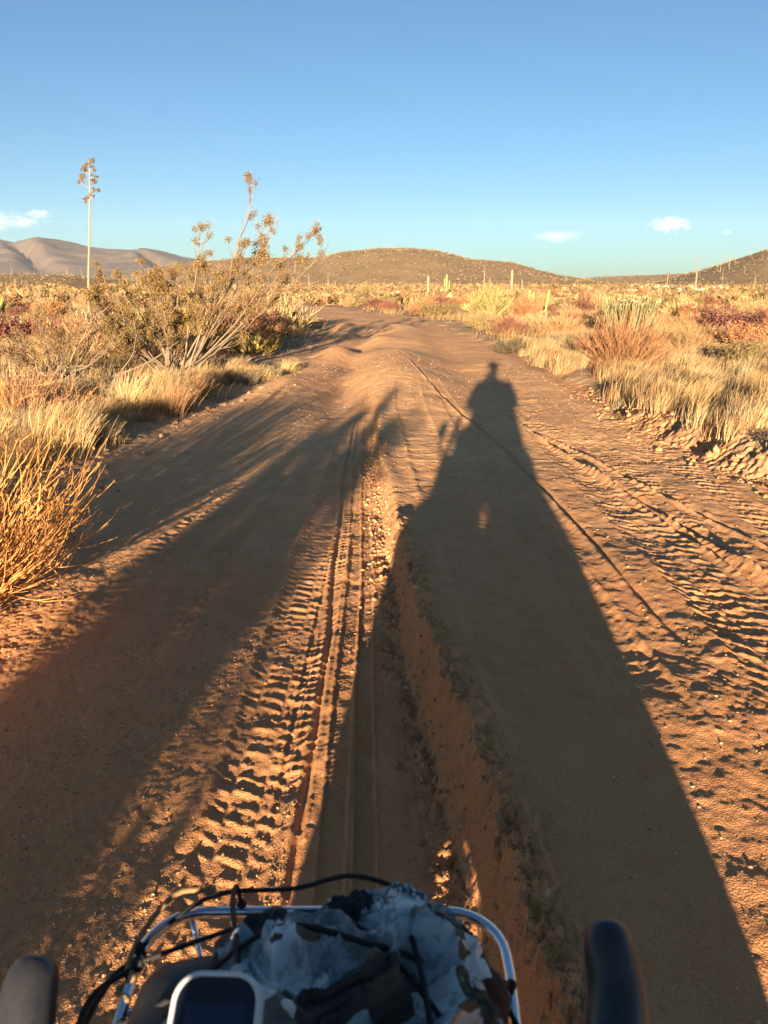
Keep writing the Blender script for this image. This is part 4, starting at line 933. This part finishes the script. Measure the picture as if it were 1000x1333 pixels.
def camo_bag():
    nu, nv = 380, 220
    u = np.linspace(0, 2*np.pi, nu, endpoint=False); v = np.linspace(0, 1, nv); U, Vv = np.meshgrid(u, v)
    ph = Vv*np.pi*.62                      # 0 top .. past the equator
    p = 2.6
    cu, su = np.cos(U), np.sin(U); k = (np.abs(cu)**p+np.abs(su)**p)**(-1/p)
    rr = np.sin(np.minimum(ph, np.pi*.62))**.80
    X = .120*rr*k*cu; Y = .135*rr*k*su; Z = .075*np.cos(ph)
    x, y = X.ravel(), Y.ravel()
    a = np.arctan2(y-.01, x+.01); q = np.hypot(x, y)
    wx = x+.05*fbm(x, y, .08, 2, 501); wy = y+.05*fbm(x, y, .08, 2, 503)
    def ridge(s, sd): return 1-2*np.abs(fbm(wx, wy, s, 2, sd, .45))*2.2
    wx = x+.045*fbm(x, y, .07, 3, 501)*2; wy = y+.045*fbm(x, y, .07, 3, 503)*2
    def rg(px_, py_, sc_, sd, oc=2): return 1-2.6*np.sqrt(fbm(px_, py_, sc_, oc, sd, .5)**2+.0012)
    c, s_ = math.cos(.6), math.sin(.6)
    r1 = rg(wx*c-wy*s_, (wx*s_+wy*c)*.40, .060, 511); r2 = rg(wx*c*.5+wy*s_*.5, (wy*c-wx*s_), .034, 517); r3 = rg(wx, wy, .014, 519, 3)
    rad = np.cos(a*7+9*fbm(x, y, .1, 2, 523)+q*22)
    sag = .022*fbm(x, y, .14, 2, 527)*2
    dsp = .026*r1+.015*r2+.0055*r3-.012+.004*rad*np.clip(q/.15, 0, 1)+sag
    Nrm = np.stack([X/.13**2, Y/.165**2, Z/.08**2], 2); Nrm /= np.linalg.norm(Nrm, axis=2, keepdims=True)+1e-9; Nrm[..., 2] = np.maximum(Nrm[..., 2], .15)
    Pn = np.stack([X, Y, Z], 2)+Nrm*dsp.reshape(X.shape)[..., None]*(1-.0*Vv)[..., None]
    Pn[0] = Pn[0].mean(0)
    V = Pn.reshape(-1, 3)
    i, j = np.meshgrid(np.arange(nv-1), np.arange(nu), indexing='ij'); j2 = (j+1) % nu
    Fq = np.stack([i*nu+j, (i+1)*nu+j, (i+1)*nu+j2, i*nu+j2], 2).reshape(-1, 4)
    o = link('camouflage_bag', make_mesh('camouflage_bag', V, Fq, None, True), M_CAMO); o.location = (BX+.020, .476, .894); o.rotation_euler = (0, 0, R_(-4))
    m = o.modifiers.new('th', 'SOLIDIFY'); m.thickness = .0012
    tag(o, 'crumpled pale and dark camouflage bag strapped on the front rack', 'bag'); return o
camo_bag()
# black pouch at the left of the rack under the computer
bm = bmesh.new(); pillow(bm, (0, 0, 0), (.062, .11, .05), 3.2, 40, .03, 4); o = bm_obj('black_pouch', bm, M_BLACK); o.location = (BX-.105, .475, .862); tag(o, 'black pouch tucked into the left corner of the rack', 'bag')
# cords
def cord(name, pts, r, lab, cat='cord', mat=None, group=None):
    bm = bmesh.new(); p = spline(pts, 60); bm_tube(bm, p, r, 8)
    for t in (0, -1): pillow_at = p[t]; bmesh.ops.create_icosphere(bm, subdivisions=2, radius=r*2.1, matrix=Matrix.Translation(Vector(pillow_at)))
    o = bm_obj(name, bm, mat or M_CORD); tag(o, lab, cat, group); return o
x0 = BX
G = 'elastic cords over the front rack'
cord('elastic_cord', [(x0-.178, .60, .878), (x0-.12, .65, .892), (x0-.03, .64, .912), (x0+.03, .62, .945), (x0+.09, .59, .945), (x0+.150, .55, .905), (x0+.182, .505, .876)], .0025, 'black elastic cord arching over the top of the camouflage bag', group=G)
cord('elastic_cord', [(x0-.175, .585, .876), (x0-.10, .60, .895), (x0-.02, .58, .940), (x0+.04, .53, .972), (x0+.10, .46, .962), (x0+.178, .40, .878)], .0024, 'black elastic cord crossing the middle of the camouflage bag diagonally', group=G)
cord('elastic_cord', [(x0-.18, .60, .868), (x0-.205, .57, .86), (x0-.222, .52, .83), (x0-.216, .44, .80), (x0-.19, .38, .80)], .0034, 'thick black elastic cord looping outside the left rail of the rack', group=G)
cord('elastic_cord', [(x0-.176, .585, .872), (x0-.208, .545, .875), (x0-.212, .49, .85), (x0-.205, .42, .83), (x0-.18, .40, .85)], .0030, 'thin black elastic cord looping inside the thicker left loop', group=G)
cord('elastic_cord', [(x0-.09, .66, .872), (x0-.092, .65, .905), (x0-.085, .60, .93), (x0-.06, .50, .965), (x0-.04, .40, .97), (x0-.04, .33, .90)], .0028, 'black elastic cord running from the far rail back toward the rider', group=G)
cord('elastic_cord', [(x0+.182, .505, .872), (x0+.185, .47, .862), (x0+.182, .42, .84), (x0+.17, .36, .82)], .0050, 'bunched black elastic cord hanging on the right rail', group=G)
cord('twine_knot', [(x0-.125, .672, .880), (x0-.155, .655, .892), (x0-.178, .615, .885), (x0-.186, .585, .872), (x0-.176, .57, .874), (x0-.188, .56, .868), (x0-.175, .548, .872), (x0-.186, .54, .862)], .0030, 'tan twine tied around the left corner of the rack', 'twine', M_TWINE)
cord('elastic_cord', [(x0-.17, .52, .876), (x0-.11, .51, .925), (x0-.03, .52, .982), (x0+.05, .50, .985), (x0+.12, .52, .935), (x0+.178, .56, .876)], .0026, 'black elastic cord lying crosswise over the near half of the camouflage bag', group=G)
cord('elastic_cord', [(x0+.06, .66, .872), (x0+.065, .625, .925), (x0+.075, .56, .965), (x0+.09, .48, .975), (x0+.10, .40, .95), (x0+.11, .34, .88)], .0026, 'black elastic cord running front to back over the right side of the bag', group=G)
# gps unit, tilted toward the rider
def rrect(hx, hy, r, n_=9, top=None):
    p = []; rt = top or r
    for cx, cy, a0, rr_ in ((hx-rt, hy-rt, 0, rt), (-hx+rt, hy-rt, 90, rt), (-hx+r, -hy+r, 180, r), (hx-r, -hy+r, 270, r)):
        for i in range(n_): a = R_(a0+90*i/(n_-1)); p.append((cx+rr_*math.cos(a), cy+rr_*math.sin(a)))
    return p
def slab(name, hx, hy, r, z0, z1, mat, parent, top=None, bev=.0015):
    bm = bmesh.new(); p = rrect(hx, hy, r, 9, top); vs = [bm.verts.new((x, y, z0)) for x, y in p]; f = bm.faces.new(vs)
    e = bmesh.ops.extrude_face_region(bm, geom=[f]); 
    for v in [g for g in e['geom'] if isinstance(g, bmesh.types.BMVert)]: v.co.z = z1
    bmesh.ops.recalc_face_normals(bm, faces=bm.faces)
    ed = [q for q in bm.edges if abs(q.verts[0].co.z-z1) < 1e-6 and abs(q.verts[1].co.z-z1) < 1e-6]
    if bev: bmesh.ops.bevel(bm, geom=ed, offset=bev, segments=3, affect='EDGES')
    return bm_obj(name, bm, mat, parent, False)
M_GLASS, gn, gb = mat_new('screen_glass', .12, .5); gb.inputs['Base Color'].default_value = (.006, .008, .016, 1)
M_LCD, gn, gb = mat_new('screen_panel', .3, .5); gb.inputs['Base Color'].default_value = (.012, .018, .045, 1)
gps = empty('gps_unit', (-.118, .394, 1.003)); gps.rotation_euler = (R_(34), 0, R_(-2)); gps.scale = (.92, .92, .92); tag(gps, 'small dark screened cycling computer with silver rim in front of the bag', 'bike computer')
slab('case', .0345, .052, .014, -.014, .0, M_BEZEL, gps, .021, .002)
bm = bmesh.new(); p = [(x, y, .0005) for x, y in rrect(.0322, .0497, .0125, 9, .019)]; bm_tube(bm, p, .0021, 8, closed=True); bm_obj('rim', bm, M_BEZEL, gps)
slab('glass', .0312, .0485, .012, -.001, .0012, M_GLASS, gps, .018, .0006)
slab('screen', .0225, .030, .002, .0013, .0016, M_LCD, gps, None, 0)
bm = bmesh.new(); bm_tube(bm, [(0, -.02, -.014), (0, -.05, -.04), (.03, -.08, -.06)], .008, 10); bm_obj('mount', bm, M_BLACK, gps)
# pale stone poking out of the rut wall beside the wheel
rocks_o = None

# ------------------------------------------------------------------ the rider, standing astride behind the camera (casts the long shadow)
def skin(name, joints, edges, mat, parent=None, root=0, sub=2):
    me = bpy.data.meshes.new(name); me.from_pydata([j[0] for j in joints], edges, []); o = link(name, me, mat, parent)
    m = o.modifiers.new('skin', 'SKIN'); m.use_smooth_shade = True
    for i, j in enumerate(joints):
        r = j[1] if isinstance(j[1], tuple) else (j[1], j[1]); me.skin_vertices[0].data[i].radius = r; me.skin_vertices[0].data[i].use_root = (i == root)
    s = o.modifiers.new('sub', 'SUBSURF'); s.levels = sub; s.render_levels = sub; return o
rider = empty('person', (0, -.42, 0)); rider.scale = (1, 1, 1.05); tag(rider, 'cyclist in loose jacket, trousers and cap standing astride the bicycle and holding up a phone', 'person')
LIFT = gz(.44, -.42)/1.05   # the right foot stands on the higher ground beside the rut
J = [((0, 0, .90), (.15, .11)), ((0, 0, 1.05), (.135, .10)), ((0, .0, 1.25), (.16, .11)), ((0, 0, 1.39), (.13, .09)), ((0, .01, 1.47), .058), ((0, .02, 1.55), (.062, .07)), ((0, .03, 1.62), (.092, .105)), ((0, .03, 1.70), (.090, .10)), ((0, .02, 1.76), (.045, .055))]
E = [(i, i+1) for i in range(8)]
def add(pts, frm):
    global J, E
    last = frm
    for q in pts: J.append(q); E.append((last, len(J)-1)); last = len(J)-1
    return last
add([((0, .14, 1.625), .014)], 6)                                  # nose
for s in (-1, 1):
    add([((s*.085, .02, 1.635), .016)], 6)                         # ears
    add([((s*.12, 0, .84), .10), ((s*.28, .07, .50+.08*(s > 0)), .062), ((s*.37, .04, .32+.12*(s > 0)), .058), ((s*.43, -.02, .11+LIFT*(s > 0)), .040), ((s*.435, .07, .055+LIFT*(s > 0)), .040), ((s*.44, .17, .045+LIFT*(s > 0)), .030)], 0)
    e = add([((s*.19, 0, 1.37), .058), ((s*.27, .06, 1.17), .045), ((s*.285, .09, 1.11), .042), ((s*.19, .22, 1.27), .036), ((s*.095, .33, 1.41), .026), ((s*.082, .355, 1.445), .030)], 3)
    for k, (dz, l) in enumerate(((.035, .07), (.015, .078), (-.006, .074), (-.026, .06))):   # four fingers behind the phone
        add([((s*.072, .375, 1.462+dz), .0092), ((s*.058, .386, 1.466+dz), .0086), ((s*(.058-l*.45), .384, 1.468+dz), .0078)], e)
    add([((s*.070, .352, 1.43), .0105), ((s*.055, .360, 1.435), .0090)], e)
skin('body', J, E, M_SKIN, rider)
CJ = [((0, 0, .70), (.33, .17)), ((0, 0, .92), (.30, .16)), ((0, 0, 1.12), (.27, .15)), ((0, 0, 1.30), (.25, .135)), ((0, 0, 1.39), (.20, .085)), ((0, .01, 1.44), .055)]
CE = [(i, i+1) for i in range(5)]
for s in (-1, 1):
    b = len(CJ); CJ += [((s*.225, 0, 1.375), .075), ((s*.262, .05, 1.19), .085), ((s*.270, .08, 1.13), .08), ((s*.20, .21, 1.265), .055), ((s*.125, .29, 1.36), .042)]
    CE += [(3, b), (b, b+1), (b+1, b+2), (b+2, b+3), (b+3, b+4)]
skin('jacket', CJ, CE, plain('jacket_cloth', (.07, .09, .13), .85, 0, .2, .2, 30, .2), rider)
TJ = [((0, 0, .92), (.17, .13))]; TE = []
for s in (-1, 1):
    b = len(TJ); TJ += [((s*.15, 0, .80), .14), ((s*.33, .07, .50+.06*(s > 0)), .125), ((s*.42, .03, .28+.13*(s > 0)), .105), ((s*.44, -.01, .13+LIFT*(s > 0)), .09)]; TE += [(0, b), (b, b+1), (b+1, b+2), (b+2, b+3)]
skin('trousers', TJ, TE, plain('trouser_cloth', (.12, .10, .075), .85, 0, .2, .2, 30, .2), rider)
for s in (-1, 1):
    bm = bmesh.new(); p = spline([(s*.435, -.06, .065+LIFT*(s > 0)), (s*.437, 0, .07+LIFT*(s > 0)), (s*.44, .10, .055+LIFT*(s > 0)), (s*.445, .19, .04+LIFT*(s > 0))], 14); bm_tube(bm, p, np.interp(np.linspace(0, 1, len(p)), [0, .1, .6, .9, 1], [.03, .052, .055, .045, .02]), 14); bm_obj('shoe', bm, M_BLACK, rider)
bm = bmesh.new(); bmesh.ops.create_uvsphere(bm, u_segments=28, v_segments=14, radius=1)
for v in bm.verts: v.co = Vector((v.co.x*.114, v.co.y*.124+.03, max(v.co.z, -.12)*.100+1.675))
bm_box(bm, (0, .16, 1.668), (.13, .07, .008), .003); bm_obj('cap', bm, plain('cap_cloth', (.10, .09, .07), .9), rider)
bm = bmesh.new()
for q_ in (-.035, .035): bm_box(bm, (q_, .132, 1.632), (.052, .010, .034), .004)
bm_box(bm, (0, .134, 1.642), (.03, .006, .008), .002)
for q_ in (-.093, .093): bm_box(bm, (q_, .075, 1.638), (.004, .12, .008), .0015)
bm_obj('sunglasses', bm, M_BLACK, rider)
bm = bmesh.new(); bm_tube(bm, spline([(-.026, .117, 1.562), (0, .127, 1.560), (.026, .117, 1.562)], 8), .006, 8); bm_obj('lips', bm, plain('lips', (.32, .13, .10), .5), rider)
ph = empty('smartphone', (0, -.022, 1.485)); tag(ph, 'dark smartphone held up in both hands of the rider', 'phone')
ph.rotation_euler = (R_(90-16.5), 0, 0)
o = slab('case', .037, .078, .010, .000, .008, M_BLACK, ph); o = slab('display', .034, .074, .008, -.0006, -.0001, M_GLASS, ph, None, 0)

# ------------------------------------------------------------------ clouds (beyond everything else)
def cloud(px, py, wpx, hpx, D, dens, seed, lab):
    el = math.atan((666.5-py)/F_)-PIT; x = (px-500)/960*D; z = D*math.tan(el)
    bm = bmesh.new(); bmesh.ops.create_icosphere(bm, subdivisions=4, radius=1); o = bm_obj('cloud', bm, None)
    o.location = (x, D, z); o.scale = (wpx/960*D/2, wpx/960*D/3.5, hpx/960*D/2)
    m = bpy.data.materials.new('cloud_vapour'); m.use_nodes = True; n = m.node_tree; n.nodes.remove(n.nodes['Principled BSDF'])
    tc = N(n, 'ShaderNodeTexCoord'); P = tc.outputs['Object']
    mp = N(n, 'ShaderNodeMapping'); mp.inputs['Location'].default_value = (seed*3.1, seed*1.7, 0); mp.inputs['Scale'].default_value = (1, 1, max(.35, hpx/wpx*2.2)); mp.inputs['Rotation'].default_value = (0, R_(14), 0); n.links.new(P, mp.inputs[0])
    ns = noise(n, 3.6, 7, .66, mp.outputs[0])
    ln_ = N(n, 'ShaderNodeVectorMath', operation='LENGTH'); n.links.new(P, ln_.inputs[0])
    f = mth(n, 'SUBTRACT', mth(n, 'MULTIPLY', mth(n, 'SUBTRACT', ns, .39), 2.6), mth(n, 'MULTIPLY', mth(n, 'POWER', ln_.outputs['Value'], 2.0), .75))
    f = mth(n, 'MULTIPLY', mth(n, 'MAXIMUM', f, 0.0), dens)
    pv = N(n, 'ShaderNodeVolumePrincipled'); pv.inputs['Color'].default_value = (.92, .90, .92, 1); pv.inputs['Anisotropy'].default_value = -.1
    n.links.new(f, pv.inputs['Density']); n.links.new(pv.outputs[0], n.nodes['Material Output'].inputs['Volume'])
    o.data.materials.clear(); o.data.materials.append(m); tag(o, lab, 'cloud', 'small clouds low in the sky')
cloud(30, 287, 190, 30, 9500, .0038, 1, 'long pale cloud above the mountains at the left edge')
cloud(96, 278, 44, 16, 9500, .008, 2, 'small cloud just left of the agave flower stalk top')
cloud(705, 308, 92, 22, 9500, .0028, 3, 'thin wispy cloud slanting up, left of the bright white cloud')
cloud(836, 292, 72, 26, 9500, .008, 4, 'brightest small white cloud above the right hill')
cloud(903, 302, 22, 9, 9500, .007, 5, 'tiny faint cloud just right of the bright white cloud')

# ------------------------------------------------------------------ haze: the air between here and the mountains
bm = bmesh.new(); bmesh.ops.create_cube(bm, size=1); o = bm_obj('haze', bm, None, None, False); o.scale = (30000, 17000, 650); o.location = (0, 400+0*1, 318); o.scale.y = 17000
hz = bpy.data.materials.new('haze_air'); hz.use_nodes = True; n = hz.node_tree; n.nodes.remove(n.nodes['Principled BSDF'])
pv = N(n, 'ShaderNodeVolumePrincipled'); pv.inputs['Color'].default_value = (.80, .88, 1.0, 1); pv.inputs['Density'].default_value = 2.6e-5
n.links.new(pv.outputs[0], n.nodes['Material Output'].inputs['Volume']); o.data.materials.clear(); o.data.materials.append(hz); o['kind'] = 'stuff'
